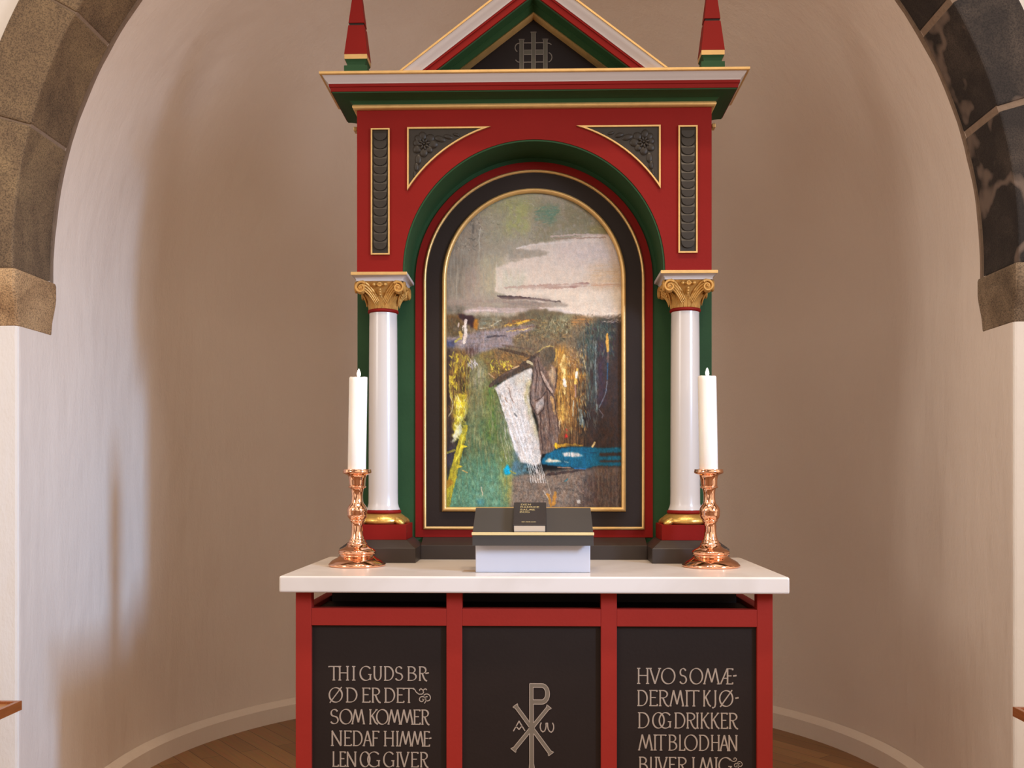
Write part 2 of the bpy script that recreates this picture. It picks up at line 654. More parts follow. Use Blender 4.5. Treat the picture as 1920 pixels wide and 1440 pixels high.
for i in range(len(cuts) - 1):
    g = 0.34 if i < 7 else 0.10
    a0 = cuts[i] + (g if i else 0.05)
    a1 = cuts[i + 1] - (g if i < len(cuts) - 2 else 0.05)
    left = i >= 7
    o = ring_block(RA, 1.843, 3.235, 3.49, R_(a0), R_(a1)).build('arch_stone', M['tan_stone'] if left else M['dark_stone'], arch, bevel=0.007)
    local(o, arch.location)
    o['label'] = 'tan granite block of the arch' if left else 'dark grey veined granite block of the arch'

# imposts under the arch
for k, (s, mt) in enumerate(((-1, M['impost_stone']), (1, M['grey_impost']))):
    xi = AX + s * 1.628
    xw = AX + s * RA
    xo = AX + s * 2.05
    z0, z1, z2 = 1.772, 1.80, ZI - 0.0005
    yf, yw, yb = 3.215, 3.28, 3.50
    m_ = MB()
    prof = [(0.0, z0), (0.2, z0 + 0.012), (0.35, z0 + 0.05), (0.42, z0 + 0.06), (0.9, z0 + 0.115), (1.0, z0 + 0.135), (1.0, z2)]
    loops = []
    for t, z in prof:
        x = xw + (xi - xw) * t + s * 0.002
        y = yw + (yf - yw) * t
        loops.append([(xo, y, z), (x, y, z), (x, yb, z), (xo, yb, z)])
    m_.loops(loops)
    o = m_.build('trim_%d' % (k + 2), mt, bevel=0.012)
    tag(o, ('weathered tan impost block under the left end of the stone arch', 'weathered grey impost block under the right end of the stone arch')[k],
        'impost', kind='structure')


# ------------------------------------------------------------------ altar table
altar = thing('altar', 'red framed altar base with black inscribed panels under the pale slab', 'altar', (0, 3.25, 0))
AL = altar.location.copy()


def apart(mb, name, m, **k):
    return local(mb.build(name, m, altar, **k), AL)


YF = 2.95
for x0, x1 in ((-0.713, -0.666), (-0.2585, -0.2115), (0.2035, 0.251), (0.6665, 0.713)):
    apart(MB().box(x0, x1, YF, YF + 0.038, 0.0, 0.9302), 'post', M['altar_red'], bevel=0.0015)
for x0, x1 in ((-0.713, -0.666), (0.6665, 0.713)):
    apart(MB().box(x0, x1, 3.52, 3.56, 0.0, 0.9302), 'post', M['altar_red'], bevel=0.0015)
xs = ((-0.666, -0.2585), (-0.2115, 0.2035), (0.251, 0.6665))
for x0, x1 in xs:
    apart(MB().box(x0, x1, YF + 0.0005, YF + 0.0375, 0.827, 0.8785), 'rail', M['altar_red'], bevel=0.0015)
    apart(MB().box(x0, x1, YF + 0.0005, YF + 0.0375, 0.06, 0.112), 'rail', M['altar_red'], bevel=0.0015)
panels = []
for x0, x1 in xs:
    panels.append(apart(MB().box(x0, x1, YF + 0.013, YF + 0.030, 0.112, 0.827), 'panel', M['black']))
for s in (-1, 1):
    a0, a1 = sorted((s * 0.672, s * 0.707))
    apart(MB().box(a0, a1, YF + 0.038, 3.52, 0.827, 0.8785), 'side_rail', M['altar_red'], bevel=0.0015)
    a0, a1 = sorted((s * 0.683, s * 0.697))
    apart(MB().box(a0, a1, YF + 0.038, 3.52, 0.06, 0.827), 'side_panel', M['black'])
apart(MB().box(-0.655, 0.655, 3.2, 3.58, 0.0, 0.9302), 'core', M['black'])
apart(MB().box(-0.666, 0.666, YF + 0.038, 3.2, 0.85, 0.868), 'inner_shelf', M['black'])

slab = thing('altar_slab', 'pale cream polished stone slab lying on the red altar', 'table top', (0, 3.25, 0.93))
SL = slab.location.copy()
o = MB().box(-0.7517, 0.7517, 2.903, 3.606, 0.9304, 0.98).build('slab', M['slab'], slab, bevel=0.006, seg=3)
local(o, SL)

# -- lettering: roman capitals drawn with a broad pen held at an angle
def arc(cx, cy, rx, ry, a0, a1, n=16):
    return [(cx + rx * math.cos(R_(a0 + (a1 - a0) * i / n)), cy + ry * math.sin(R_(a0 + (a1 - a0) * i / n))) for i in range(n + 1)]


def sf(x, y, d=0.13):
    return [(x - d, y), (x + d, y)]


GLYPH = {
    'T': [[(0.5, 0), (0.5, 1)], [(0.0, 0.93), (0.04, 0.98), (0.96, 0.98), (1.0, 0.93)], sf(0.5, 0.015)],
    'H': [[(0.15, 0), (0.15, 1)], [(0.85, 0), (0.85, 1)], [(0.15, 0.53), (0.85, 0.53)], sf(0.15, 0.015), sf(0.85, 0.015), sf(0.15, 0.985), sf(0.85, 0.985)],
    'I': [[(0.5, 0), (0.5, 1)], sf(0.5, 0.015, 0.5), sf(0.5, 0.985, 0.5)],
    'G': [arc(0.52, 0.5, 0.5, 0.5, 42, 318, 24), [(0.9, 0.04), (0.9, 0.42)], [(0.72, 0.42), (1.0, 0.42)]],
    'U': [[(0.12, 1.0)] + arc(0.5, 0.36, 0.38, 0.35, 180, 360, 14) + [(0.88, 1.0)], sf(0.12, 0.985), sf(0.88, 0.985)],
    'D': [[(0.14, 0), (0.14, 1)], [(0.0, 0.985), (0.4, 0.985)] + arc(0.4, 0.5, 0.58, 0.485, 90, -90, 18)[1:] + [(0.0, 0.015)]],
    'S': [arc(0.5, 0.745, 0.40, 0.24, 25, 250, 14)[:-1] + arc(0.48, 0.265, 0.46, 0.25, 75, -155, 14)],
    'B': [[(0.14, 0), (0.14, 1)], [(0.0, 0.985), (0.4, 0.985)] + arc(0.4, 0.765, 0.44, 0.22, 90, -90, 12)[1:] + [(0.14, 0.545)],
          [(0.4, 0.545)] + arc(0.42, 0.28, 0.54, 0.265, 90, -90, 12)[1:] + [(0.0, 0.015)]],
    'R': [[(0.14, 0), (0.14, 1)], [(0.0, 0.985), (0.4, 0.985)] + arc(0.4, 0.75, 0.46, 0.235, 90, -90, 12)[1:] + [(0.14, 0.515)],
          [(0.42, 0.52), (0.62, 0.2), (0.78, 0.05), (1.0, -0.03)], sf(0.14, 0.015)],
    'O': [arc(0.5, 0.5, 0.48, 0.5, 0, 360, 30)],
    '0': [arc(0.5, 0.5, 0.48, 0.5, 0, 360, 30), [(0.06, -0.04), (0.94, 1.04)]],
    'E': [[(0.16, 0), (0.16, 1)], [(0.0, 0.985), (0.92, 0.985), (0.94, 0.9)], [(0.16, 0.53), (0.8, 0.53)], [(0.0, 0.015), (0.94, 0.015), (1.0, 0.12)]],
    'F': [[(0.16, 0), (0.16, 1)], [(0.0, 0.985), (0.94, 0.985), (0.96, 0.9)], [(0.16, 0.53), (0.8, 0.53)], sf(0.16, 0.015)],
    'L': [[(0.2, 0), (0.2, 1)], [(0.02, 0.015), (0.94, 0.015), (1.0, 0.13)], sf(0.2, 0.985)],
    'K': [[(0.14, 0), (0.14, 1)], [(0.16, 0.47), (0.86, 0.985)], [(0.34, 0.6), (0.72, 0.12), (1.0, -0.01)], sf(0.14, 0.015), sf(0.14, 0.985), sf(0.86, 0.985)],
    'M': [[(0.02, 0), (0.26, 1)], [(0.26, 1), (0.52, 0.12)], [(0.52, 0.12), (0.77, 1)], [(0.77, 1), (0.98, 0)], sf(0.03, 0.015, 0.08), sf(0.96, 0.015, 0.09)],
    'N': [[(0.1, 0), (0.1, 1)], [(0.06, 1), (0.9, 0.0)], [(0.9, 0.0), (0.9, 1)], sf(0.1, 0.015), sf(0.9, 0.985)],
    'V': [[(0.06, 1), (0.5, 0)], [(0.5, 0), (0.94, 1)], sf(0.08, 0.985), sf(0.92, 0.985)],
    'A': [[(0.06, 0), (0.5, 1)], [(0.5, 1), (0.94, 0)], [(0.2, 0.36), (0.8, 0.36)], sf(0.07, 0.015), sf(0.93, 0.015)],
    'Æ': [[(0.02, 0), (0.55, 0.985)], [(0.58, 0), (0.58, 0.985)], [(0.5, 0.985), (0.98, 0.985), (1.0, 0.9)], [(0.22, 0.38), (0.58, 0.38)],
          [(0.58, 0.53), (0.9, 0.53)], [(0.46, 0.015), (0.97, 0.015), (1.0, 0.11)]],
    'J': [[(0.62, 1), (0.62, 0.15), (0.5, -0.03), (0.2, -0.1), (0.02, -0.06)], sf(0.62, 0.985, 0.22)],
    '-': [[(0.0, 0.52), (1.0, 0.56)]],
}


def letters(mb, items, x_of, zb, zt, thick, thin, y0, y1, yfun=None):
    h = zt - zb
    nib = R_(20)
    lift = 0
    for ch, a0, a1 in items:
        xa, xb = x_of(a0), x_of(a1)
        for st in GLYPH[ch]:
            p = [(xa + (xb - xa) * u, zb + h * v) for u, v in st]
            if len(p) == 2 and math.hypot(p[0][0] - p[1][0], p[0][1] - p[1][1]) < 1e-6:
                continue
            wf = lambda dx, dz: thin + (thick - thin) * abs(math.sin(math.atan2(dz, dx) - nib))
            if ch == '-':
                wf = lambda dx, dz: thick * 0.9
            mb.ribbon(p, wf, y0 - lift * (y1 - y0) * 0.02, y1)
            lift = (lift + 1) % 7


PK = 621.8            # units of the rubbing per metre on the panel plane
YP = YF + 0.013


def flourish(mb, x0, zt, s, small=False):
    """spiral tail after the last letter, s = size of the ornament"""
    th = lambda dx, dz: s * 0.055

    def P(q):
        return [(x0 + s * u, zt - s * v) for u, v in q]
    if not small:
        mb.ribbon(P([(-0.05, 0.05), (0.06, 0.08), (0.16, 0.25), (0.33, 0.38), (0.52, 0.37), (0.62, 0.28), (0.58, 0.12), (0.45, 0.03), (0.36, 0.1), (0.37, 0.17)]), th, YP - 0.0012, YP)
        mb.ribbon(P([(0.58, 0.16), (0.66, 0.06), (0.76, 0.04), (0.82, 0.12)]), th, YP - 0.0012, YP)
    else:
        mb.ribbon(P([(0.0, 0.12), (0.12, 0.3), (0.3, 0.36), (0.5, 0.3), (0.56, 0.14), (0.44, 0.02), (0.32, 0.08), (0.33, 0.2)]), th, YP - 0.0012, YP)
    lp = [(0.52 + 0.27 * (1 - i / 46) * math.cos(R_(-60 + i * 13)), 0.72 - 0.26 * (1 - i / 46) * math.sin(R_(-60 + i * 13))) for i in range(38)]
    mb.ribbon(P(lp), th, YP - 0.0012, YP)
    lp = [(0.84 - 0.27 * (1 - i / 46) * math.cos(R_(40 + i * 13)), 0.62 - 0.28 * (1 - i / 46) * math.sin(R_(40 + i * 13))) for i in range(34)]
    mb.ribbon(P(lp), th, YP - 0.0012, YP)


def zp(y):
    return EYE - (y - 892) / PK


left_lines = [
    ([('T', 312, 392), ('H', 385, 470), ('I', 492, 518), ('G', 553, 642), ('U', 656, 722), ('D', 738, 810), ('S', 824, 882), ('B', 918, 987), ('R', 1005, 1068), ('-', 1056, 1082)], 1249.4, 1275.8),
    ([('0', 315, 418), ('D', 445, 530), ('E', 570, 632), ('R', 643, 712), ('D', 740, 820), ('E', 835, 892), ('T', 893, 966)], 1289.7, 1317.0),
    ([('S', 325, 388), ('O', 398, 492), ('M', 492, 587), ('K', 624, 690), ('O', 680, 770), ('M', 770, 864), ('M', 866, 960), ('E', 965, 1017), ('R', 1025, 1086)], 1330.2, 1357.8),
    ([('N', 332, 414), ('E', 430, 488), ('D', 497, 570), ('A', 578, 645), ('F', 648, 700), ('H', 735, 818), ('I', 830, 852), ('M', 858, 948), ('M', 950, 1040), ('E', 1043, 1088), ('-', 1084, 1102)], 1370.5, 1398.7),
    ([('L', 340, 388), ('E', 396, 442), ('N', 450, 525), ('O', 555, 630), ('G', 612, 708), ('G', 735, 818), ('I', 832, 856), ('V', 858, 930), ('E', 945, 1002), ('R', 1015, 1078)], 1409.7, 1437.8),
]
right_lines = [
    ([('H', 788, 884), ('V', 884, 968), ('O', 975, 1078), ('S', 1112, 1166), ('O', 1190, 1287), ('M', 1296, 1410), ('Æ', 1420, 1514), ('-', 1516, 1542)], 1250.0, 1279.0),
    ([('D', 792, 868), ('E', 883, 945), ('R', 955, 1030), ('M', 1040, 1142), ('I', 1156, 1178), ('T', 1180, 1260), ('K', 1290, 1348), ('J', 1358, 1398), ('0', 1413, 1515), ('-', 1533, 1558)], 1291.0, 1320.3),
    ([('D', 797, 880), ('O', 908, 997), ('G', 957, 1050), ('D', 1073, 1152), ('R', 1163, 1236), ('I', 1236, 1258), ('K', 1270, 1337), ('K', 1347, 1412), ('E', 1423, 1475), ('R', 1484, 1553)], 1332.6, 1361.5),
    ([('M', 803, 906), ('I', 915, 938), ('T', 934, 1010), ('B', 1028, 1092), ('L', 1106, 1152), ('O', 1150, 1246), ('D', 1258, 1332), ('H', 1348, 1418), ('A', 1416, 1484), ('N', 1480, 1548)], 1373.7, 1402.8),
    ([('B', 805, 870), ('L', 888, 925), ('I', 925, 946), ('V', 948, 1020), ('E', 1030, 1086), ('R', 1098, 1170), ('I', 1206, 1228), ('M', 1260, 1368), ('I', 1376, 1402), ('G', 1408, 1508)], 1415.3, 1444.0),
]
mb = MB()
for items, yt, yb in left_lines:
    letters(mb, items, lambda a: (540 + a / 4.085 - 999.3) / PK, zp(yb), zp(yt), 0.0046, 0.0017, YP - 0.0012, YP)
flourish(mb, (540 + 966 / 4.085 - 999.3) / PK, zp(1289.7), 30 / PK)
o = mb.build('inscription', M['letter'])
o.data.transform(Matrix.Translation(-AL))
o.parent = panels[0]
mb = MB()
for items, yt, yb in right_lines:
    letters(mb, items, lambda a: (1000 + a / 4.085 - 999.3) / PK, zp(yb), zp(yt), 0.0046, 0.0017, YP - 0.0012, YP)
flourish(mb, (1366 - 999.3) / PK, zp(1415.0), 21 / PK, True)
o = mb.build('inscription', M['letter'])
o.data.transform(Matrix.Translation(-AL))
o.parent = panels[2]

# chi-rho with alpha and omega
def cr(p):
    return [((930 + x / 8 - 999.3) / PK, zp(1260 + y / 8)) for x, y in p]


fill, edge = MB(), MB()
YE = YP - 0.0012
bowl_o = [(508, 160), (690, 160)] + [(690 + 116 * math.sin(R_(t)), 313 - 153 * math.cos(R_(t))) for t in range(10, 180, 10)] + [(690, 466), (564, 466)]
bowl_i = [(560, 214), (685, 214)] + [(685 + 62 * math.sin(R_(t)), 308 - 94 * math.cos(R_(t))) for t in range(10, 180, 10)] + [(685, 402), (560, 402)]
mid = [(540, 187), (688, 187)] + [(688 + 89 * math.sin(R_(t)), 311 - 123 * math.cos(R_(t))) for t in range(10, 180, 10)] + [(688, 434), (560, 434)]
fw = lambda w: (lambda dx, dz: w / 8 / PK)
fill.ribbon(cr(mid), fw(54), YE - 0.00005, YP)
fill.prism(cr([(508, 162), (564, 162), (566, 1350), (578, 1400), (580, 1470), (500, 1470), (504, 1400), (508, 1350)]), YE, YP)
for (ax, ay), (bx, by) in (((292, 486), (828, 1210)), ((800, 502), (264, 1160))):
    dx, dy = bx - ax, by - ay
    d = math.hypot(dx, dy)
    ux, uy = dx / d, dy / d
    nx, ny = -uy, ux
    q = []
    for t, w in ((0, 44), (36, 25), (d - 36, 27), (d, 48)):
        q.append((ax + ux * t + nx * w, ay + uy * t + ny * w))
    for t, w in ((d, 48), (d - 36, 27), (36, 25), (0, 44)):
        q.append((ax + ux * t - nx * w, ay + uy * t - ny * w))
    fill.prism(cr(q), YE - (0.0001 if ax < 500 else 0.0002), YP)
    c0 = (ax + bx) / 2, (ay + by) / 2
    e = fw(10)
    L_, Rr = q[:4], q[4:][::-1]
    for side in (L_, Rr):
        def along(t):
            return None
        # outline is interrupted where the arms cross the upright
        def cutseg(p, r_, lo):
            X = 536
            k = (X + (-34 if lo else 34) - p[0]) / (r_[0] - p[0])
            return (p[0] + (r_[0] - p[0]) * k, p[1] + (r_[1] - p[1]) * k)
        lo = side[1][0] < side[2][0]
        edge.ribbon(cr([side[0], side[1], cutseg(side[1], side[2], lo)]), e, YE - 0.0005, YP)
        edge.ribbon(cr([cutseg(side[1], side[2], not lo), side[2], side[3]]), e, YE - 0.0005, YP)
    edge.ribbon(cr([L_[0], Rr[0]]), e, YE - 0.0005, YP)
    edge.ribbon(cr([L_[3], Rr[3]]), e, YE - 0.0005, YP)
e = fw(10)
edge.ribbon(cr(bowl_o), e, YE - 0.0005, YP)
edge.ribbon(cr(bowl_i + [(560, 214)]), e, YE - 0.0005, YP)
edge.ribbon(cr([(508, 160), (508, 740)]), e, YE - 0.0005, YP)
edge.ribbon(cr([(564, 466), (565, 745)]), e, YE - 0.0005, YP)
edge.ribbon(cr([(508, 905), (508, 1350), (504, 1400), (500, 1470)]), e, YE - 0.0005, YP)
edge.ribbon(cr([(566, 905), (567, 1350), (578, 1400), (582, 1470)]), e, YE - 0.0005, YP)
alpha, omega = MB(), MB()
e2 = fw(16)
alpha.ribbon(cr([(265, 872), (350, 722), (438, 866)]), e2, YE, YP)
alpha.ribbon(cr([(300, 795), (350, 846), (396, 790)]), e2, YE, YP)
omega.ribbon(cr([(682, 742), (668, 775), (666, 815), (680, 860), (705, 880), (732, 866), (748, 830), (754, 790), (752, 752), (776, 750), (778, 795), (786, 840), (806, 872),
                 (832, 884), (856, 862), (868, 820), (866, 780), (850, 744)]), e2, YE, YP)
for nm, q, mt in (('chi_rho_emblem', fill, M['emblem']), ('emblem_outline', edge, M['letter']), ('alpha_sign', alpha, M['letter']), ('omega_sign', omega, M['letter'])):
    o = q.build(nm, mt)
    o.data.transform(Matrix.Translation(-AL))
    o.parent = panels[1]


# ------------------------------------------------------------------ retable
ret = thing('retable', 'tall red and green painted retable with gabled top, white columns and arched painting', 'altarpiece', (0, 3.5, 0.98))
RL = ret.location.copy()


def rpart(mb, name, m, parent=ret, **k):
    o = mb.build(name, m, **k)
    local(o, RL)
    o.parent = parent
    return o


YR, YB, YK = 3.39, 3.57, 3.602      # red face, back panel face, back
ZC = 1.982                           # centre of the arch
rpart(MB().box(-0.641, 0.641, YB, YK, 1.03, 2.545), 'back_panel', M['green'], bevel=0.002)

# base: centre plinth with sloping top
m_ = MB()
sec = [(3.493, 0.9806), (3.493, 1.030), (3.566, 1.0545), (YB - 0.0005, 1.0545), (YB - 0.0005, 0.9806)]
m_.loops([[(x, y, z) for y, z in sec] for x in (-0.401, 0.401)])
m_.box(-0.655, 0.655, YB, YK, 0.9806, 1.0295)
rpart(m_, 'base_plinth', M['plinth_black'], bevel=0.0015)


def arch_path(R, zb, n=48):
    p = [(-R, zb), (R, zb), (R, (zb + ZC) / 2), (R, ZC)]
    p += [(R * math.cos(PI * i / n), ZC + R * math.sin(PI * i / n)) for i in range(1, n)]
    p += [(-R, ZC), (-R, (zb + ZC) / 2)]
    return p


def arch_ring(prof, R, zb):
    """prof: closed section (t outward from path R/zb, y)"""
    rings = [[(x, y, z) for x, z in arch_path(R + t, zb - t)] for t, y in prof]
    n = len(rings[0])
    mb = MB()
    v = [p for r in rings for p in r]
    k = len(prof)
    fs = []
    for a in range(k):
        b = (a + 1) % k
        for i in range(n):
            j = (i + 1) % n
            fs.append((a * n + i, a * n + j, b * n + j, b * n + i))
    return mb.add(v, fs)


# red front of the arcade carried by the columns
n = 56
RF = 0.451
pts = [(-0.609, 1.9775), (-RF, 1.9775)] + [(-RF * math.cos(PI * i / n), ZC + RF * math.sin(PI * i / n)) for i in range(n + 1)]
pts += [(RF, 1.9775), (0.609, 1.9775), (0.609, 2.545), (-0.609, 2.545)]
rpart(MB().prism(pts, YR, YB - 0.0005), 'arcade_front', M['red'])
# green lining of the arch
loops = []
for i in range(n + 1):
    t = PI * i / n
    c, s = math.cos(t), math.sin(t)
    loops.append([(0.445 * c, YR + 0.003, ZC + 0.445 * s), (0.4505 * c, YR + 0.003, ZC + 0.4505 * s),
                  (0.4505 * c, YB - 0.001, ZC + 0.4505 * s), (0.445 * c, YB - 0.001, ZC + 0.445 * s)])
rpart(MB().loops(loops), 'arch_lining', M['green'], smooth=40)

# nested frames round the painting
Y1 = YB
rpart(arch_ring([(0, Y1 - 0.006), (0.0345, Y1 - 0.006), (0.0345, Y1 - 0.0005), (0, Y1 - 0.0005)], 0.394, 1.0895), 'red_surround', M['red'])


def bead(w, y0, h):
    q = []
    for i in range(9):
        t = PI * i / 8
        q.append((w / 2 - w / 2 * math.cos(t), y0 - h * math.sin(t) - 0.001))
    return q


pf = rpart(arch_ring([(0, Y1 - 0.009), (0.058, Y1 - 0.009), (0.058, Y1 - 0.0005), (0, Y1 - 0.0005)], 0.331, 1.1475), 'picture_frame', M['black'])
rpart(arch_ring(bead(0.0115, Y1 - 0.006, 0.008), 0.3885, 1.0935), 'outer_bead', M['gold'], pf, smooth=60)
rpart(arch_ring(bead(0.0175, Y1 - 0.008, 0.014), 0.3145, 1.1645), 'inner_bead', M['gold'], pf, smooth=60)

# carved panels
def carve_frame(outline_out, outline_in, y0, y1):
    k = len(outline_out)
    v = [(x, y0, z) for x, z in outline_out] + [(x, y0, z) for x, z in outline_in] + [(x, y1, z) for x, z in outline_out] + [(x, y1, z) for x, z in outline_in]
    fs = []
    for i in range(k):
        j = (i + 1) % k
        fs += [(i, j, k + j, k + i), (2 * k + i, 2 * k + j, j, i), (k + i, k + j, 3 * k + j, 3 * k + i), (3 * k + i, 3 * k + j, 2 * k + j, 2 * k + i)]
    return MB().add(v, fs)


for s in (-1, 1):
    # tall strip of overlapping scales
    cx = s * 0.5275
    hw, z0, z1 = 0.0325, 2.0385, 2.4735
    base = rpart(MB().box(cx - hw + 0.004, cx + hw - 0.004, YR - 0.002, YR - 0.0003, z0 + 0.004, z1 - 0.004), 'scale_panel', M['carved'])
    oo = [(cx - hw, z0), (cx + hw, z0), (cx + hw, z1), (cx - hw, z1)]
    ii = [(cx - hw + 0.005, z0 + 0.005), (cx + hw - 0.005, z0 + 0.005), (cx + hw - 0.005, z1 - 0.005), (cx - hw + 0.005, z1 - 0.005)]
    rpart(carve_frame(oo, ii, YR - 0.008, YR - 0.0003), 'gold_border', M['gold'], base)
    sc_ = MB()
    ns = 14
    for i in range(ns):
        zc = z1 - 0.018 - i * (z1 - z0 - 0.03) / ns
        pl = [(-0.0225, 0.020)] + [(-0.0225 * math.cos(PI * k / 10), -0.024 * math.sin(PI * k / 10) ** 0.8 if 0 < k < 10 else 0) for k in range(11)] + [(0.0225, 0.020)]
        v = [(cx + x, YR - 0.0005 if z > 0.005 else YR - 0.0085, zc + z) for x, z in pl]
        vb = [(x, YR - 0.0004, z) for x, y, z in v]
        k = len(pl)
        sc_.add(v + vb, [tuple(range(k)), tuple(range(2 * k - 1, k - 1, -1))] + [(q, q + k, (q + 1) % k + k, (q + 1) % k) for q in range(k)])
    rpart(sc_, 'scales', M['carved'], base)
    # spandrel
    Rs = 0.5155
    xa, zt = s * 0.4345, 2.476
    def arcpts(R, x_lim, z_lim):
        q = []
        a0 = math.asin((z_lim - ZC) / R)
        a1 = math.acos(min(1, abs(x_lim) / R))
        for i in range(15):
            t = a0 + (a1 - a0) * i / 14
            q.append((s * R * math.cos(t), ZC + R * math.sin(t)))
        return q
    oo = [(xa, zt)] + arcpts(Rs, xa, zt)
    d = 0.0055
    ii = [(xa - s * d, zt - d)] + arcpts(Rs + d * 0.9, xa - s * d, zt - d)
    dd = 0.0035
    inn = [(xa - s * dd, zt - dd)] + arcpts(Rs + dd, xa - s * dd, zt - dd)
    base = rpart(MB().prism(inn, YR - 0.002, YR - 0.0003), 'spandrel_panel', M['carved'])
    rpart(carve_frame(oo, ii, YR - 0.008, YR - 0.0003), 'gold_border', M['gold'], base)
    fl = MB()
    fx, fz = xa - s * 0.058, zt - 0.058
    for k in range(8):
        a_ = 2 * PI * k / 8 + 0.2
        rm = Matrix.Rotation(-a_, 3, 'Y')
        fl.blob((fx + 0.013 * math.cos(a_), YR - 0.006, fz + 0.013 * math.sin(a_)), (0.0095, 0.005, 0.0045), rm)
    fl.blob((fx, YR - 0.008, fz), (0.0045, 0.005, 0.0045))
    for a_, l_, w_ in ((45, 0.030, 0.015), (100, 0.030, 0.013), (170, 0.026, 0.013), (215, 0.030, 0.014), (268, 0.030, 0.014), (315, 0.026, 0.012), (0, 0.032, 0.015), (135, 0.028, 0.012)):
        t = R_(a_)
        px, pz = fx - s * -1 * 0 + math.cos(t) * l_ * 0.95 * (1 if s < 0 else -1), fz + math.sin(t) * l_ * 0.95
        rm = Matrix.Rotation(-(t if s < 0 else PI - t), 3, 'Y')
        # leaves stay inside the field
        if math.hypot(px, pz - ZC) > Rs + 0.022 and abs(px) < abs(xa) - 0.012 and pz < zt - 0.012:
            fl.blob((px, YR - 0.003, pz), (l_ * 0.55, 0.005, w_), rm)
    for k in range(3):
        px, pz = fx - s * (0.055 + 0.028 * k), fz + 0.018 + 0.007 * k
        fl.blob((px, YR - 0.003, pz), (0.02 - 0.004 * k, 0.004, 0.011 - 0.0028 * k), Matrix.Rotation(-s * 0.3, 3, 'Y'))
        px, pz = fx + s * (0.026 + 0.0 * k), fz - 0.052 - 0.026 * k
        fl.blob((fx + s * (0.02 + 0.006 * k), YR - 0.003, pz), (0.011 - 0.003 * k, 0.004, 0.018 - 0.003 * k))
    rpart(fl, 'carved_flower', M['carved'], base, smooth=60)

# cornice
def cornice(prof, yback=3.60):
    cols = []
    path = lambda p: [(-0.609 - p, yback), (-0.609 - p, YR - p), (0.609 + p, YR - p), (0.609 + p, yback)]
    k = len(prof)
    loops = []
    for i in range(4):
        loops.append([(path(p)[i][0], path(p)[i][1], z) for p, z in prof])
    return MB().loops(loops)


co = rpart(MB().box(-0.609, 0.609, YR, 3.60, 2.545, 2.627), 'cornice', M['green'])
rpart(cornice([(0, 2.537), (0.007, 2.537), (0.012, 2.540), (0.0145, 2.545), (0.0135, 2.5505), (0.012, 2.553), (0, 2.553)]), 'gold_moulding', M['gold'], co, smooth=50)
rpart(cornice([(0, 2.553), (0.0115, 2.553), (0.014, 2.558), (0.022, 2.5635), (0.026, 2.5635), (0.034, 2.566), (0.046, 2.569), (0.058, 2.5705), (0.071, 2.571), (0.072, 2.5745), (0, 2.5745)]),
      'green_cove', M['green'], co, smooth=30)
rpart(cornice([(0, 2.5745), (0.075, 2.5745), (0.077, 2.588), (0.080, 2.5885), (0.081, 2.598), (0, 2.598)]), 'red_fascia', M['red'], co)
rpart(cornice([(0, 2.598), (0.082, 2.598), (0.084, 2.603), (0.089, 2.607), (0.093, 2.612), (0.098, 2.6185), (0.100, 2.6205), (0, 2.6205)]), 'white_cyma', M['white'], co, smooth=50)
rpart(cornice([(0, 2.6205), (0.105, 2.6205), (0.108, 2.6225), (0.108, 2.630), (0, 2.630)]), 'gold_edge', M['gold'], co)
for s in (-1, 1):
    a0, a1 = sorted((s * 0.6412, s * 0.655))
    rpart(MB().box(a0, a1, 3.566, YK, 2.53, 2.545), 'side_moulding', M['gold'], co, bevel=0.003)
rpart(MB().box(-0.7, 0.7, 3.30, 3.60, 2.629, 2.631), 'cornice_top', M['black'], co)

# gable
ZG, SLP = 2.6305, 0.766


def chevron(so, si, prof):
    """prof list of (fraction from outer to inner, y); back plane 3.58"""
    q = [(so + (si - so) * t, y) for t, y in prof]
    sec = q + [(si, 3.58), (so, 3.58)]
    loops = []
    for e_ in (-1, 0, 1):
        loops.append([(e_ * s_ if e_ else 0.0, y, ZG if e_ else ZG + SLP * s_) for s_, y in sec])
    return MB().loops(loops)


gb = rpart(MB().prism([(-0.3005, ZG), (0.3005, ZG), (0, ZG + SLP * 0.3005)], 3.405, 3.58), 'gable', M['gable_black'])
rpart(chevron(0.447, 0.437, [(0, 3.282), (1, 3.282)]), 'gold_edge', M['gold'], gb)
rpart(chevron(0.437, 0.386, [(0, 3.286), (0.25, 3.289), (0.5, 3.296), (0.8, 3.304), (1, 3.306)]), 'white_raking_moulding', M['white'], gb, smooth=50)
rpart(chevron(0.386, 0.345, [(0, 3.308), (0.25, 3.308), (0.27, 3.312), (1, 3.314)]), 'red_raking_fascia', M['red'], gb)
rpart(chevron(0.345, 0.306, [(0, 3.322), (0.15, 3.324), (0.3, 3.345), (0.42, 3.355), (0.5, 3.354), (0.75, 3.372), (1, 3.380)]), 'green_raking_cove', M['green'], gb, smooth=30)
rpart(chevron(0.306, 0.287, [(0, 3.376), (0.5, 3.370), (1, 3.380)]), 'gold_raking_moulding', M['gold'], gb, smooth=50)
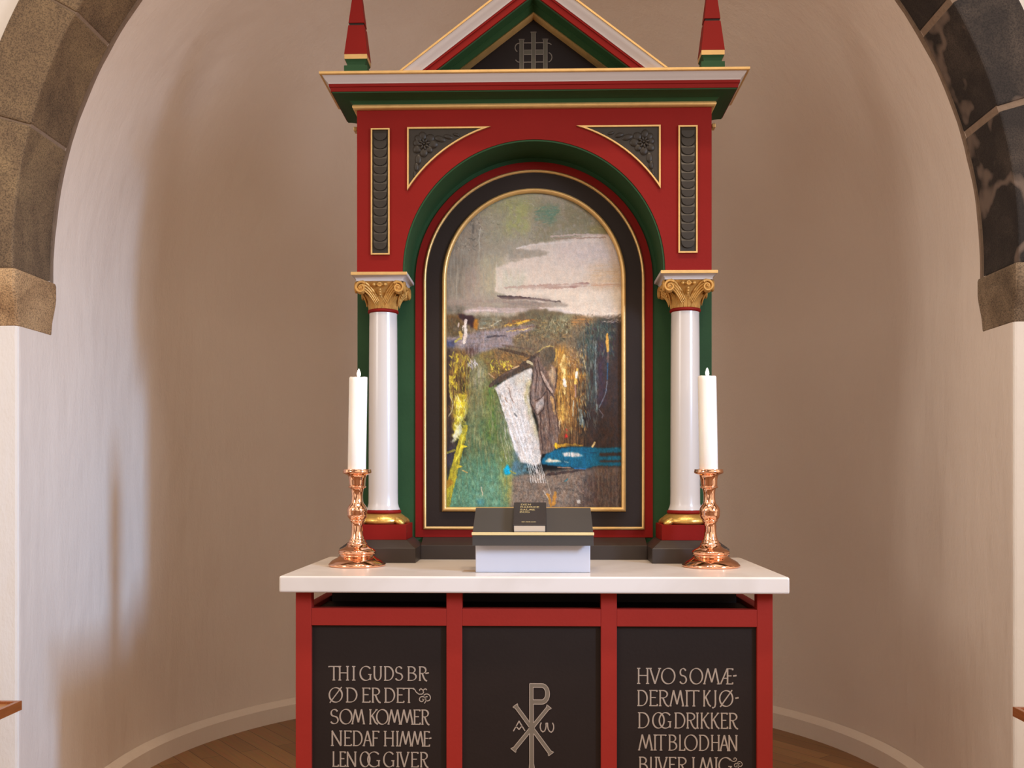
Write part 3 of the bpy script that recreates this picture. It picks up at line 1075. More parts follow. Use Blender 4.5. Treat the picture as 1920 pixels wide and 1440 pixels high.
# monogram on the gable field
mono, mono_e = MB(), MB()
ym = 3.405
for x, zt in ((-0.0408, 2.7825), (0.0, 2.807), (0.0408, 2.7825)):
    mono.box(x - 0.006, x + 0.006, ym - 0.0012, ym, 2.648, zt - 0.002)
    for sx in (-1, 1):
        mono_e.ribbon([(x + sx * 0.0066, 2.646), (x + sx * 0.0066, zt - 0.005), (x + sx * 0.0085, zt)], lambda a, b: 0.0022, ym - 0.0016, ym)
    mono_e.ribbon([(x - 0.0105, zt), (x + 0.0105, zt)], lambda a, b: 0.0024, ym - 0.0016, ym)
for xa, xb in ((-0.0348, -0.006), (0.006, 0.0348)):
    mono.box(xa, xb, ym - 0.0012, ym, 2.7305, 2.7445)
for xa, xb in ((-0.034, -0.0075), (0.0075, 0.034)):
    for z in (2.7295, 2.7455):
        mono_e.ribbon([(xa, z), (xb, z)], lambda a, b: 0.0022, ym - 0.0016, ym)
th = lambda a, b: 0.0032
for seg in ([(-0.033, 2.770), (-0.008, 2.770)], [(0.008, 2.770), (0.033, 2.770)], [(0.049, 2.769), (0.056, 2.767), (0.062, 2.763)],
            [(-0.049, 2.769)] + [(-0.05 - 0.0135 * math.sin(R_(t)), 2.754 + 0.015 * math.cos(R_(t))) for t in range(20, 170, 15)],
            [(0.05 + 0.0135 * math.sin(R_(t)), 2.7195 + 0.016 * math.cos(R_(t))) for t in range(10, 180, 15)],
            [(-0.033, 2.7035), (-0.008, 2.7035)], [(0.008, 2.7035), (0.033, 2.7035)], [(-0.048, 2.7035), (-0.055, 2.705), (-0.062, 2.712)]):
    mono_e.ribbon(seg, th, ym - 0.0016, ym)
mg = rpart(mono, 'monogram', M['monogram'], gb)
rpart(mono_e, 'monogram_outline', M['monogram_edge'], gb)

# pinnacles
for s in (-1, 1):
    px, py = s * 0.616, 3.442

    def sq(h, z, x=px, y=py):
        return [(x - h, y - h, z), (x + h, y - h, z), (x + h, y + h, z), (x - h, y + h, z)]
    pin = rpart(MB().loops([sq(0.0405, 2.738), sq(0.0400, 2.741), sq(0.0280, 2.844)]), 'pinnacle', M['red'], bevel=0.001)
    rpart(MB().loops([sq(0.0250, 2.844), sq(0.0245, 2.852)]), 'groove', M['black'], pin)
    rpart(MB().loops([sq(0.0275, 2.852), sq(0.0190, 2.925), sq(0.002, 3.07)]), 'spire', M['red'], pin, bevel=0.001)
    rpart(MB().loops([sq(0.0395, 2.722), sq(0.0395, 2.738)]), 'gold_band', M['gold'], pin)
    rpart(MB().loops([sq(0.0405, 2.629), sq(0.0405, 2.699), sq(0.031, 2.701), sq(0.0315, 2.706), sq(0.034, 2.714), sq(0.0385, 2.722)]), 'pinnacle_base', M['green'], pin, bevel=0.001)

# columns
YCOL = 3.4725


def volute(mb, cx, cy, cz, dirx, diry, r0, rad, turns=1.6):
    """flat spiral scroll standing in the vertical plane (dir, z)"""
    pts, rr = [], []
    N_ = 30
    for i in range(N_ + 1):
        t = i / N_
        r = r0 * (1 - 0.82 * t)
        a_ = PI * 0.75 - 2 * PI * turns * t
        pts.append((cx + dirx * r * math.cos(a_), cy + diry * r * math.cos(a_), cz + r * math.sin(a_)))
        rr.append(rad * (1 - 0.5 * t))
    mb.tube(pts, rr, 6)
    mb.blob((cx, cy, cz), (0.004, 0.004, 0.004), nu=8, nv=5)


for s in (-1, 1):
    cx = s * 0.531
    # stepped black block under the column
    bl = MB()
    bx0, bx1 = cx - 0.1298, cx + 0.1298
    i_ = 0.034
    bot = [(bx0, 3.345, 0.9806), (bx1, 3.345, 0.9806), (bx1, YB - 0.0005, 0.9806), (bx0, YB - 0.0005, 0.9806)]
    midl = [(x, y, 1.030) for x, y, z in bot]
    top = [(bx0 + i_, 3.345 + i_, 1.056), (bx1 - i_, 3.345 + i_, 1.056), (bx1 - i_, YB - 0.0005, 1.056), (bx0 + i_, YB - 0.0005, 1.056)]
    bl.loops([bot, midl, top])
    rpart(bl, 'column_block', M['plinth_black'], bevel=0.0015)
    col = rpart(MB().lathe([(0.0590, 1.1575), (0.0585, 1.160), (0.0545, 1.168), (0.0520, 1.180), (0.0515, 1.22), (0.0512, 1.40), (0.0503, 1.62), (0.0492, 1.80), (0.0485, 1.836), (0.0487, 1.848)],
                           (cx, YCOL, 0), 48), 'column', M['column_white'], smooth=50)
    rpart(MB().box(cx - 0.0925, cx + 0.0925, YCOL - 0.0885, YCOL + 0.0885, 1.056, 1.1085), 'plinth', M['red'], col, bevel=0.001)
    # gilded base with corner spurs
    gbm = MB().lathe([(0.075, 1.1085), (0.0835, 1.112), (0.0855, 1.119), (0.083, 1.127), (0.076, 1.1345), (0.069, 1.140), (0.063, 1.144), (0.058, 1.1445)], (cx, YCOL, 0), 40)
    for ax_ in (-1, 1):
        for ay_ in (-1, 1):
            rm = Matrix.Rotation(math.atan2(ay_, ax_), 3, 'Z') @ Matrix.Rotation(R_(22), 3, 'Y')
            gbm.blob((cx + ax_ * 0.064, YCOL + ay_ * 0.061, 1.1195), (0.027, 0.017, 0.0125), rm, 12, 8)
    rpart(gbm, 'gilded_base', M['leaf_gold'], col, smooth=60)
    rpart(MB().lathe([(0.058, 1.1445), (0.0625, 1.146), (0.0635, 1.1505), (0.0625, 1.155), (0.0585, 1.157)], (cx, YCOL, 0), 40), 'base_ring', M['red'], col, smooth=60)
    rpart(MB().lathe([(0.048, 1.848), (0.053, 1.8495), (0.0545, 1.854), (0.053, 1.859), (0.049, 1.8605)], (cx, YCOL, 0), 40), 'neck_ring', M['red'], col, smooth=60)
    # capital: fluted bell, acanthus leaves, corner volutes and berries
    cp = MB()
    N_ = 144

    def bell(t):
        return 0.047 + 0.006 * t + 0.026 * t ** 2.4

    def square(a_, t):
        q_ = 1.0 / max(abs(math.cos(a_)), abs(math.sin(a_)))
        return 1 + (q_ - 1) * 0.72 * t ** 1.4
    loops = []
    for i in range(17):
        t = i / 16
        lp = []
        for k in range(N_):
            a_ = 2 * PI * k / N_
            rr = bell(t) * square(a_, t) + 0.0020 * math.cos(36 * a_) * max(0.0, 1 - 1.3 * t) ** 0.5
            lp.append((cx + rr * math.cos(a_), YCOL + rr * math.sin(a_), 1.8605 + 0.088 * t))
        loops.append(lp)
    cp.loops(loops)
    for k in range(24):
        a_ = 2 * PI * k / 24 + PI / 24
        corner = abs(math.sin(2 * a_))
        tall = (0.040, 0.056, 0.048)[k % 3] + 0.012 * corner
        for w_ in (-0.075, 0.0, 0.075):
            pts = []
            for i in range(10):
                t = i / 9
                zz = tall * (t if t < 0.85 else 0.85 - (t - 0.85) * 0.4)
                tt = zz / 0.088
                b_ = a_ + w_ * (1 + 0.35 * t) + 0.03 * math.sin(k * 5.1) * t
                r = bell(tt) * square(b_, tt) + 0.0015 + (0.004 + 0.012 * corner) * t ** 3
                pts.append((cx + r * math.cos(b_), YCOL + r * math.sin(b_), 1.8605 + zz))
            cp.tube(pts, [0.0024, 0.0030, 0.0032, 0.0033, 0.0033, 0.0032, 0.0030, 0.0026, 0.0018, 0.0004], 6)
    for ax_ in (-1, 1):
        for ay_ in (-1, 1):
            cp.blob((cx + ax_ * 0.066, YCOL + ay_ * 0.066, 1.926), (0.019, 0.019, 0.021), nu=12, nv=8)
            volute(cp, cx + ax_ * 0.0645, YCOL + ay_ * 0.0835, 1.9265, ax_, 0.0, 0.0205, 0.0052)
            volute(cp, cx + ax_ * 0.0835, YCOL + ay_ * 0.0645, 1.9265, 0.0, ay_, 0.0205, 0.0052)
            for dx_ in (1, 0):
                # leafy stems sweeping up from the middle of the face to the scroll
                for o2, rd in ((0.0, 0.0052), (0.0085, 0.0044), (0.0165, 0.0040), (0.024, 0.0034)):
                    pts, rr_ = [], []
                    for i in range(13):
                        t = i / 12
                        u = 0.007 + o2 * 0.45 + (0.052 - o2 * 0.25) * t
                        hgt = 1.884 - o2 * 0.55 + (0.0625 - o2 * 0.55) * (1 - (1 - t) ** 1.8)
                        out = 0.0545 + 0.029 * t ** 1.6
                        pts.append((cx + ax_ * u, YCOL + ay_ * out, hgt) if dx_ else (cx + ax_ * out, YCOL + ay_ * u, hgt))
                        rr_.append(rd * (0.25 + 0.75 * math.sin(PI * min(0.5, t * 0.9 + 0.05))))
                    cp.tube(pts, rr_, 7)
    for k in range(4):
        a_ = PI / 2 * k
        c_, s_ = math.cos(a_), math.sin(a_)
        for u, rb in ((-0.0195, 0.0066), (-0.0095, 0.0036), (0.0095, 0.0036), (0.0195, 0.0066)):
            cp.blob((cx + 0.078 * c_ - u * s_, YCOL + 0.078 * s_ + u * c_, 1.938), (rb, rb, rb), nu=10, nv=7)
        # centre flower: a ring with a hollow eye
        rg = []
        for i in range(17):
            b_ = 2 * PI * i / 16
            u, v = 0.0058 * math.cos(b_), 0.0058 * math.sin(b_)
            rg.append((cx + 0.083 * c_ - u * s_, YCOL + 0.083 * s_ + u * c_, 1.9375 + v))
        cp.tube(rg, 0.0028, 6)
        cp.blob((cx + 0.079 * c_, YCOL + 0.079 * s_, 1.9375), (0.005, 0.005, 0.005), nu=8, nv=6)
        for q_ in range(3):
            cp.blob((cx + (0.072 - 0.004 * q_) * c_, YCOL + (0.072 - 0.004 * q_) * s_, 1.922 - 0.008 * q_), (0.0045, 0.0045, 0.0055), nu=8, nv=6)
    rpart(cp, 'capital', M['capital_gold'], col, smooth=55)
    # abacus
    ab = MB()

    def sq2(h, z):
        return [(cx - h, YCOL - h, z), (cx + h, YCOL - h, z), (cx + h, YCOL + h, z), (cx - h, YCOL + h, z)]
    rpart(MB().loops([sq2(0.0790, 1.9485), sq2(0.0815, 1.9495), sq2(0.0815, 1.953), sq2(0.083, 1.9575), sq2(0.087, 1.962), sq2(0.0925, 1.9655), sq2(0.0950, 1.9665)]), 'abacus', M['white'], col, smooth=50)
    rpart(MB().loops([sq2(0.0950, 1.9665), sq2(0.0965, 1.968), sq2(0.0965, 1.9770)]), 'abacus_top', M['white'], col)
    rpart(MB().box(cx - 0.0968, cx + 0.0968, YCOL - 0.0985, YCOL - 0.0955, 1.9668, 1.9774), 'abacus_edge', M['gold'], col, bevel=0.0008)


# ------------------------------------------------------------------ painting
class Canvas:
    """tiny brush painter: the picture is a coloured, ragged-stroke abstract landscape"""
    def __init__(self, x0, y0, w, h):
        self.x0, self.y0, self.w, self.h = x0, y0, w, h
        self.rng = np.random.default_rng(11)
        self.img = np.zeros((h, w, 3))
        self.X, self.Y = np.meshgrid(np.arange(w) + x0 + 0.5, np.arange(h) + y0 + 0.5)
        self.n1 = 0.55 * self.noise(6, 6) + 0.45 * self.noise(1.8, 1.8)
        self.n2 = 0.55 * self.noise(6, 6) + 0.45 * self.noise(1.8, 1.8)
        self.nv = self.fbm(2.2, 26)      # vertical bristles
        self.nh = self.fbm(26, 2.2)      # horizontal bristles
        self.nf = self.fbm(7, 7)

    def noise(self, sx, sy):
        gw, gh = int(self.w / sx) + 4, int(self.h / sy) + 4
        g = self.rng.random((gh, gw))
        u = (np.arange(self.w) / sx)
        v = (np.arange(self.h) / sy)
        ui, vi = u.astype(int), v.astype(int)
        uf, vf = u - ui, v - vi
        uf = uf * uf * (3 - 2 * uf)
        vf = (vf * vf * (3 - 2 * vf))[:, None]
        a = g[vi][:, ui]
        b = g[vi][:, ui + 1]
        c = g[vi + 1][:, ui]
        d = g[vi + 1][:, ui + 1]
        return (a * (1 - uf) + b * uf) * (1 - vf) + (c * (1 - uf) + d * uf) * vf

    def fbm(self, sx, sy):
        return 0.6 * self.noise(sx, sy) + 0.28 * self.noise(max(1.2, sx / 2), max(1.2, sy / 2)) + 0.12 * self.noise(1.1, 1.1)

    def mix(self, m, col):
        m = np.clip(m, 0, 1)[..., None]
        self.img = self.img * (1 - m) + np.array(col, float) * m

    def blur(self, m, r):
        r = int(r)
        if r < 1:
            return m
        for ax in (0, 1):
            for _ in range(2):
                p = np.pad(m, [(r + 1, r) if a == ax else (0, 0) for a in (0, 1)], mode='edge')
                c = np.cumsum(p, axis=ax)
                hi = [slice(None)] * 2
                lo = [slice(None)] * 2
                hi[ax] = slice(2 * r + 1, None)
                lo[ax] = slice(0, -(2 * r + 1))
                m = (c[tuple(hi)] - c[tuple(lo)]) / (2 * r + 1)
        return m

    def tex(self, t):
        return {'v': self.nv, 'h': self.nh, 'f': self.nf}[t]

    def poly(self, pts, col, soft=2, a=1.0, rag=5, t=None, amt=0.5):
        X = self.X + (self.n1 - 0.5) * rag * 2
        Y = self.Y + (self.n2 - 0.5) * rag * 2
        ins = np.zeros(X.shape, bool)
        k = len(pts)
        for i in range(k):
            (xa, ya), (xb, yb) = pts[i], pts[(i + 1) % k]
            c = (ya > Y) != (yb > Y)
            with np.errstate(divide='ignore', invalid='ignore'):
                xi = (xb - xa) * (Y - ya) / ((yb - ya) or 1e-9) + xa
            ins ^= c & (X < xi)
        m = self.blur(ins.astype(float), soft) * a
        if t:
            m = m * np.clip(1 + (self.tex(t) - 0.5) * 4 * amt - amt * 0.3, 0, 1.2)
        self.mix(m, col)

    def stroke(self, pts, w, col, a=1.0, rag=1.5, t=None, amt=0.5):
        X = self.X + (self.n1 - 0.5) * rag * 2
        Y = self.Y + (self.n2 - 0.5) * rag * 2
        best = np.full(X.shape, 1e9)
        k = len(pts) - 1
        for i in range(k):
            (xa, ya), (xb, yb) = pts[i], pts[i + 1]
            dx, dy = xb - xa, yb - ya
            d2 = dx * dx + dy * dy or 1e-9
            u = np.clip(((X - xa) * dx + (Y - ya) * dy) / d2, 0, 1)
            ww = w[i] + (w[i + 1] - w[i]) * u if isinstance(w, (list, tuple)) else w
            dd = np.hypot(X - xa - u * dx, Y - ya - u * dy) - ww / 2
            best = np.minimum(best, dd)
        m = np.clip(0.5 - best, 0, 1) * a
        if t:
            m = m * np.clip(1 + (self.tex(t) - 0.5) * 4 * amt - amt * 0.3, 0, 1.2)
        self.mix(m, col)

    def flecks(self, box, cols, n, ln, w, ang=90, spread=20, a=0.8):
        x0, y0, x1, y1 = box
        w, ln, n = w * 0.72, ln * 0.8, int(n * 1.7)
        for _ in range(n):
            cx, cy = self.rng.uniform(x0, x1), self.rng.uniform(y0, y1)
            l = ln * self.rng.uniform(0.4, 1.5) / 2
            t = math.radians(ang + self.rng.normal() * spread)
            dx, dy = math.cos(t) * l, math.sin(t) * l
            col = cols[self.rng.integers(len(cols))]
            ww = w * self.rng.uniform(0.5, 1.4)
            r = int(l + ww + 3)
            ix, iy = int(cx - self.x0), int(cy - self.y0)
            xa, xb, ya, yb = max(ix - r, 0), min(ix + r, self.w), max(iy - r, 0), min(iy + r, self.h)
            if xb <= xa or yb <= ya:
                continue
            X, Y = self.X[ya:yb, xa:xb], self.Y[ya:yb, xa:xb]
            u = np.clip(((X - cx) * dx + (Y - cy) * dy) / (l * l + 1e-9), -1, 1)
            m = np.clip(0.5 + ww / 2 * (1 - 0.5 * u * u) - np.hypot(X - cx - u * dx, Y - cy - u * dy), 0, 1) * a * self.rng.uniform(0.5, 1)
            self.img[ya:yb, xa:xb] = self.img[ya:yb, xa:xb] * (1 - m[..., None]) + np.array(col, float) * m[..., None]


def paint():
    c = Canvas(830, 360, 340, 594)
    B = lambda x0, y0, x1, y1: [(x0, y0), (x1, y0), (x1, y1), (x0, y1)]
    # ---- sky
    c.poly(B(800, 340, 1200, 620), (176, 166, 146), 0, 1, 0)
    c.poly(B(900, 365, 1010, 400), (166, 164, 118), 12, 0.9, 8, 'h')
    c.poly(B(940, 378, 990, 440), (172, 172, 112), 7, 0.9, 10, 'f', 0.5)
    c.poly(B(905, 390, 950, 460), (168, 160, 132), 10, 0.7, 10, 'v', 0.5)
    c.poly([(1000, 375), (1100, 380), (1160, 450), (1140, 446), (1060, 452), (1000, 456)], (148, 140, 112), 7, 0.9, 8, 'f', 0.5)
    c.poly([(1003, 388), (1045, 386), (1045, 402), (1036, 418), (1022, 424), (1012, 408)], (112, 142, 116), 3, 0.85, 9, 'h', 0.5)
    c.poly(B(1060, 392, 1110, 430), (136, 128, 100), 6, 0.6, 8, 'f', 0.6)
    c.poly([(1105, 426), (1135, 424), (1150, 440), (1100, 440)], (150, 140, 88), 3, 0.7, 5)
    c.poly([(838, 470), (880, 400), (905, 410), (900, 470), (890, 530), (850, 575), (790, 575)], (158, 144, 126), 10, 0.8, 9, 'v', 0.5)
    c.poly(B(842, 490, 885, 560), (140, 130, 114), 8, 0.75, 9, 'v', 0.6)
    c.poly(B(868, 500, 905, 570), (176, 156, 142), 6, 0.6, 9, 'v', 0.6)
    c.poly(B(900, 478, 950, 548), (190, 180, 148), 6, 0.7, 7, 'v', 0.5)
    c.flecks((840, 400, 905, 470), [(120, 112, 98), (204, 194, 176), (96, 92, 84), (186, 174, 150)], 90, 7, 2, 85, 40, 0.7)
    c.flecks((900, 370, 1130, 455), [(190, 184, 140), (140, 132, 108), (206, 198, 170), (122, 124, 98), (150, 152, 110)], 260, 7, 1.6, 10, 50, 0.6)
    c.flecks((1003, 388, 1044, 424), [(96, 136, 114), (128, 160, 132), (110, 146, 124)], 26, 10, 3, -15, 25, 0.7)
    c.poly(B(884, 420, 888, 436), (98, 92, 86), 1, 0.8, 3)
    c.stroke([(900, 428), (897, 445), (898, 470)], 1.6, (206, 198, 180), 0.8)
    # cloud bank
    c.poly([(968, 466), (1008, 456), (1060, 451), (1100, 441), (1215, 442), (1215, 604), (1100, 596), (1062, 586), (1030, 578), (1002, 566), (960, 556), (928, 548), (930, 500), (985, 486), (1026, 477), (1000, 473)],
           (228, 212, 196), 1, 1.0, 3)
    c.poly(B(1040, 455, 1165, 500), (226, 208, 200), 10, 0.8, 5, 'h', 0.3)
    c.poly(B(1105, 496, 1215, 545), (222, 190, 154), 10, 0.85, 7, 'h', 0.4)
    c.poly(B(930, 505, 985, 545), (208, 204, 182), 5, 0.7, 5, 'v', 0.5)
    c.poly(B(945, 480, 1080, 512), (232, 214, 198), 7, 0.6, 5, 'h', 0.4)
    c.poly([(955, 548), (1000, 546), (1215, 544), (1215, 598), (1100, 592), (1050, 577), (1000, 562)], (240, 224, 204), 4, 0.9, 4, 'h', 0.3)
    c.poly([(966, 467), (1010, 469), (1029, 474), (1020, 480), (980, 485), (950, 486)], (180, 168, 150), 1, 0.85, 2)
    c.stroke([(968, 466), (1000, 459), (1050, 456), (1088, 452)], 2, (236, 224, 214), 0.8)
    c.stroke([(1032, 444), (1080, 441), (1140, 442)], 3, (220, 196, 186), 0.8, 2)
    c.stroke([(1040, 449), (1090, 447), (1135, 446)], 2.5, (168, 138, 120), 0.7, 2)
    c.stroke([(945, 540), (1000, 538), (1060, 537), (1102, 533)], [3, 8, 9, 6], (190, 160, 146), 0.8, 3, 'h', 0.4)
    c.stroke([(1070, 537), (1100, 534)], 7, (158, 118, 112), 0.6, 2, 'h', 0.5)
    c.stroke([(1110, 535), (1165, 537)], 6, (206, 158, 126), 0.6, 3, 'h', 0.5)
    c.stroke([(930, 492), (929, 545)], 2, (232, 220, 200), 0.5)
    # dark purple boat-like strokes
    c.stroke([(932, 555), (946, 558), (980, 559), (1010, 562), (1050, 567)], [3, 8, 5, 4, 2], (72, 54, 58), 0.95, 1.5)
    c.stroke([(944, 566), (975, 569), (1015, 570)], [5, 9, 6], (104, 96, 98), 0.9, 2, 'h', 0.5)
    c.stroke([(948, 564), (985, 562), (1004, 565)], 1.6, (226, 218, 206), 0.8, 1, 'h', 0.6)
    c.poly([(1020, 566), (1050, 566), (1066, 572), (1060, 576), (1018, 576)], (172, 160, 146), 1, 0.9, 2)
    c.stroke([(1040, 567), (1049, 565)], 2, (92, 76, 72), 0.8)
    # pale streaks under
    c.poly(B(838, 560, 1030, 585), (168, 150, 136), 4, 0.85, 5, 'h', 0.5)
    c.stroke([(868, 584), (900, 580), (950, 582), (1000, 580), (1015, 578)], [4, 11, 9, 5, 2], (198, 178, 170), 0.95, 2, 'h', 0.3)
    c.stroke([(880, 582), (930, 582)], 3, (226, 206, 200), 0.8, 1)
    c.stroke([(1012, 577), (1040, 582), (1075, 588)], [2, 7, 3], (232, 218, 210), 0.9, 1.5)
    c.poly([(790, 570), (872, 575), (866, 590), (790, 592)], (104, 98, 84), 3, 0.9, 5, 'f', 0.5)
    # ---- middle ground
    c.poly([(790, 590), (900, 592), (960, 594), (1000, 578), (1030, 582), (1072, 592), (1120, 596), (1215, 590), (1215, 690), (790, 690)], (112, 96, 74), 2, 1, 4)
    c.poly([(990, 582), (1060, 590), (1080, 600), (1060, 640), (990, 625)], (110, 104, 78), 4, 0.9, 6, 'f', 0.5)
    c.poly([(900, 592), (940, 594), (930, 612), (898, 614)], (128, 128, 108), 3, 0.8, 5, 'h', 0.4)
    c.poly([(1045, 592), (1075, 592), (1070, 602), (1050, 604)], (152, 148, 112), 2, 0.8, 3)
    c.poly(B(1070, 596, 1112, 612), (186, 134, 78), 4, 0.85, 6, 'h', 0.5)
    c.poly(B(836, 590, 868, 615), (108, 74, 34), 4, 0.8, 6, 'f', 0.5)
    c.poly(B(838, 600, 866, 636), (74, 64, 40), 5, 0.8, 7, 'f', 0.6)
    c.poly([(857, 588), (884, 591), (892, 604), (886, 616), (876, 608), (862, 596)], (52, 28, 32), 1, 0.95, 3)
    c.poly([(888, 599), (895, 598), (896, 612), (892, 620), (887, 614)], (172, 112, 36), 1, 0.9, 2)
    c.stroke([(948, 612), (965, 604), (1000, 600)], [6, 8, 4], (150, 96, 50), 0.8, 3, 'h', 0.5)
    c.stroke([(946, 611), (972, 606), (990, 601)], [3, 6, 3], (220, 180, 66), 0.85, 3, 'f', 0.6)
    c.stroke([(938, 600), (915, 614), (898, 616)], 2, (192, 186, 164), 0.7, 1)
    c.flecks((905, 600, 1070, 640), [(74, 56, 42), (150, 130, 92), (128, 96, 58), (92, 92, 66), (196, 160, 96)], 260, 7, 2, -8, 30, 0.6)
    c.flecks((990, 590, 1110, 650), [(84, 76, 54), (140, 132, 96), (104, 88, 62), (62, 50, 40)], 260, 5, 1.8, 80, 40, 0.6)
    c.flecks((1020, 600, 1070, 625), [(206, 196, 160), (170, 160, 120)], 30, 5, 1.6, 85, 15, 0.7)
    # lilac lake
    c.poly([(790, 655), (790, 640), (868, 628), (905, 620), (950, 615), (1002, 609), (1000, 618), (975, 624), (958, 634), (962, 648), (920, 656), (880, 668), (858, 650)], (140, 128, 130), 2, 0.95, 3, 'h', 0.2)
    c.stroke([(912, 632), (930, 630), (948, 630)], [3, 4, 2], (74, 64, 68), 0.8, 1.5)
    c.stroke([(950, 622), (985, 617), (1003, 612)], 2, (226, 190, 110), 0.8, 2, 'f', 0.6)
    c.stroke([(962, 618), (1000, 612)], 4, (120, 92, 78), 0.7, 2, 'h', 0.5)
    c.poly(B(790, 638, 852, 651), (56, 66, 104), 2, 0.8, 4)
    c.stroke([(872, 600), (870, 612)], 5, (232, 216, 206), 0.9, 1.5)
    c.stroke([(870, 614), (871, 630), (869, 640)], [8, 7, 8], (214, 200, 188), 0.85, 2.5, 'v', 0.5)
    c.stroke([(859, 606), (858, 612)], 3, (222, 200, 188), 0.8, 1)
    c.stroke([(861, 622), (864, 630)], 5, (212, 176, 84), 0.8, 2)
    c.stroke([(852, 640), (862, 634)], 4, (190, 178, 74), 0.8, 2)
    # ---- dark right side
    c.poly([(1112, 612), (1135, 602), (1215, 598), (1215, 960), (1090, 960), (1100, 800), (1090, 690)], (54, 40, 36), 5, 1, 6)
    c.poly([(1100, 608), (1135, 600), (1152, 612), (1146, 660), (1130, 720), (1122, 760), (1096, 760), (1082, 640)], (66, 76, 70), 6, 0.85, 7, 'v', 0.6)
    c.poly(B(1118, 640, 1134, 760), (56, 38, 54), 4, 0.8, 4, 'v', 0.3)
    c.flecks((1096, 604, 1152, 668), [(40, 70, 64), (84, 104, 92), (52, 42, 62), (110, 116, 104), (36, 50, 54)], 150, 8, 2.2, 75, 25, 0.6)
    c.flecks((1130, 590, 1166, 606), [(66, 56, 50), (150, 132, 116), (206, 186, 172)], 36, 8, 1.8, -20, 30, 0.8)
    # ---- left: yellow thicket
    c.poly(B(790, 655, 856, 900), (62, 46, 42), 4, 0.95, 5, 'v', 0.2)
    c.poly([(850, 660), (876, 655), (884, 700), (882, 760), (868, 790), (846, 790), (842, 700)], (128, 96, 48), 5, 0.9, 6, 'v', 0.5)
    c.poly(B(873, 650, 896, 680), (66, 44, 40), 3, 0.85, 5, 'v', 0.6)
    c.flecks((842, 664, 882, 770), [(206, 182, 56), (156, 128, 44), (92, 66, 44), (226, 206, 70), (134, 116, 48)], 130, 12, 2.4, 82, 16, 0.75)
    c.stroke([(856, 665), (855, 690), (846, 712), (852, 728)], [4, 5, 5, 4], (208, 186, 54), 0.85, 3, 'f', 0.5)
    c.stroke([(843, 705), (842, 725), (845, 745)], 3, (206, 188, 80), 0.8, 2, 'f', 0.5)
    c.poly([(852, 742), (872, 738), (874, 770), (868, 800), (866, 826), (850, 822), (852, 780)], (226, 204, 52), 2, 0.95, 6, 'f', 0.3)
    c.flecks((850, 742, 874, 826), [(246, 232, 110), (206, 176, 40), (250, 240, 180), (170, 140, 40)], 80, 10, 2.6, 85, 25, 0.8)
    c.poly([(862, 790), (868, 806), (858, 822), (846, 830), (852, 806)], (244, 238, 206), 1, 0.9, 3, 'v', 0.3)
    c.stroke([(842, 742), (848, 755), (846, 770), (840, 780)], 1.3, (212, 196, 150), 0.8, 0.5)
    c.poly([(838, 840), (852, 830), (850, 870), (790, 900)], (48, 40, 58), 3, 0.9, 4)
    # ---- green field
    c.poly([(884, 668), (902, 662), (925, 690), (925, 725), (945, 770), (958, 812), (976, 868), (965, 900), (968, 960), (790, 960), (850, 900), (868, 850), (874, 800), (878, 740)], (118, 114, 76), 4, 0.97, 4)
    c.poly([(874, 780), (960, 770), (975, 860), (960, 960), (790, 960), (856, 880)], (84, 108, 74), 16, 0.9, 8, 'v', 0.3)
    c.poly([(858, 870), (950, 860), (955, 960), (790, 960), (846, 920)], (88, 132, 104), 14, 0.95, 8, 'v', 0.3)
    c.poly(B(880, 900, 945, 955), (112, 150, 122), 12, 0.7, 8, 'f', 0.4)
    c.poly(B(908, 716, 932, 830), (88, 112, 50), 6, 0.85, 6, 'v', 0.5)
    c.poly(B(886, 686, 904, 726), (158, 152, 130), 6, 0.75, 6, 'v', 0.6)
    c.poly(B(935, 830, 958, 930), (128, 134, 70), 7, 0.75, 6, 'v', 0.5)
    c.poly(B(944, 890, 962, 948), (146, 142, 78), 4, 0.85, 5, 'f', 0.4)
    c.flecks((872, 690, 955, 860), [(146, 140, 94), (96, 112, 62), (128, 126, 84), (84, 100, 62), (160, 154, 110)], 230, 22, 1.7, 88, 6, 0.5)
    c.flecks((850, 850, 950, 952), [(72, 112, 84), (120, 158, 126), (98, 140, 108), (66, 104, 74), (134, 162, 130)], 200, 16, 2.0, 88, 12, 0.5)
    c.flecks((876, 676, 894, 690), [(216, 208, 206), (196, 186, 190)], 18, 9, 2.4, 80, 20, 0.8)
    c.poly(B(893, 936, 906, 946), (74, 140, 146), 3, 0.7, 3)
    c.stroke([(901, 913), (904, 928)], 1.5, (222, 206, 176), 0.9, 0.5)
    # yellow-green stem
    c.stroke([(872, 800), (864, 830), (858, 850), (852, 876), (842, 915), (835, 950)], [8, 12, 13, 14, 15, 13], (176, 160, 40), 0.97, 1.5, 'v', 0.25)
    c.stroke([(842, 905), (790, 945)], [12, 13], (160, 112, 38), 0.8, 2)
    c.stroke([(868, 815), (860, 850), (852, 866)], [3, 4, 2], (222, 210, 72), 0.9, 1)
    c.poly([(862, 833), (876, 837), (862, 842)], (222, 200, 48), 0, 0.95, 0.6)
    c.poly([(855, 870), (866, 874), (855, 880)], (204, 186, 48), 0, 0.95, 0.6)
    c.stroke([(836, 850), (850, 844)], 4, (150, 140, 52), 0.8, 1.5)
    c.stroke([(866, 882), (875, 886)], 2, (206, 168, 96), 0.9, 0.5)
    # ---- planks
    c.poly([(900, 664), (930, 656), (995, 668), (1000, 676), (960, 698), (920, 716), (912, 690)], (132, 98, 56), 3, 0.95, 5, 'f', 0.4)
    c.poly([(900, 664), (922, 660), (934, 690), (916, 700)], (112, 102, 54), 4, 0.8, 6, 'f', 0.5)
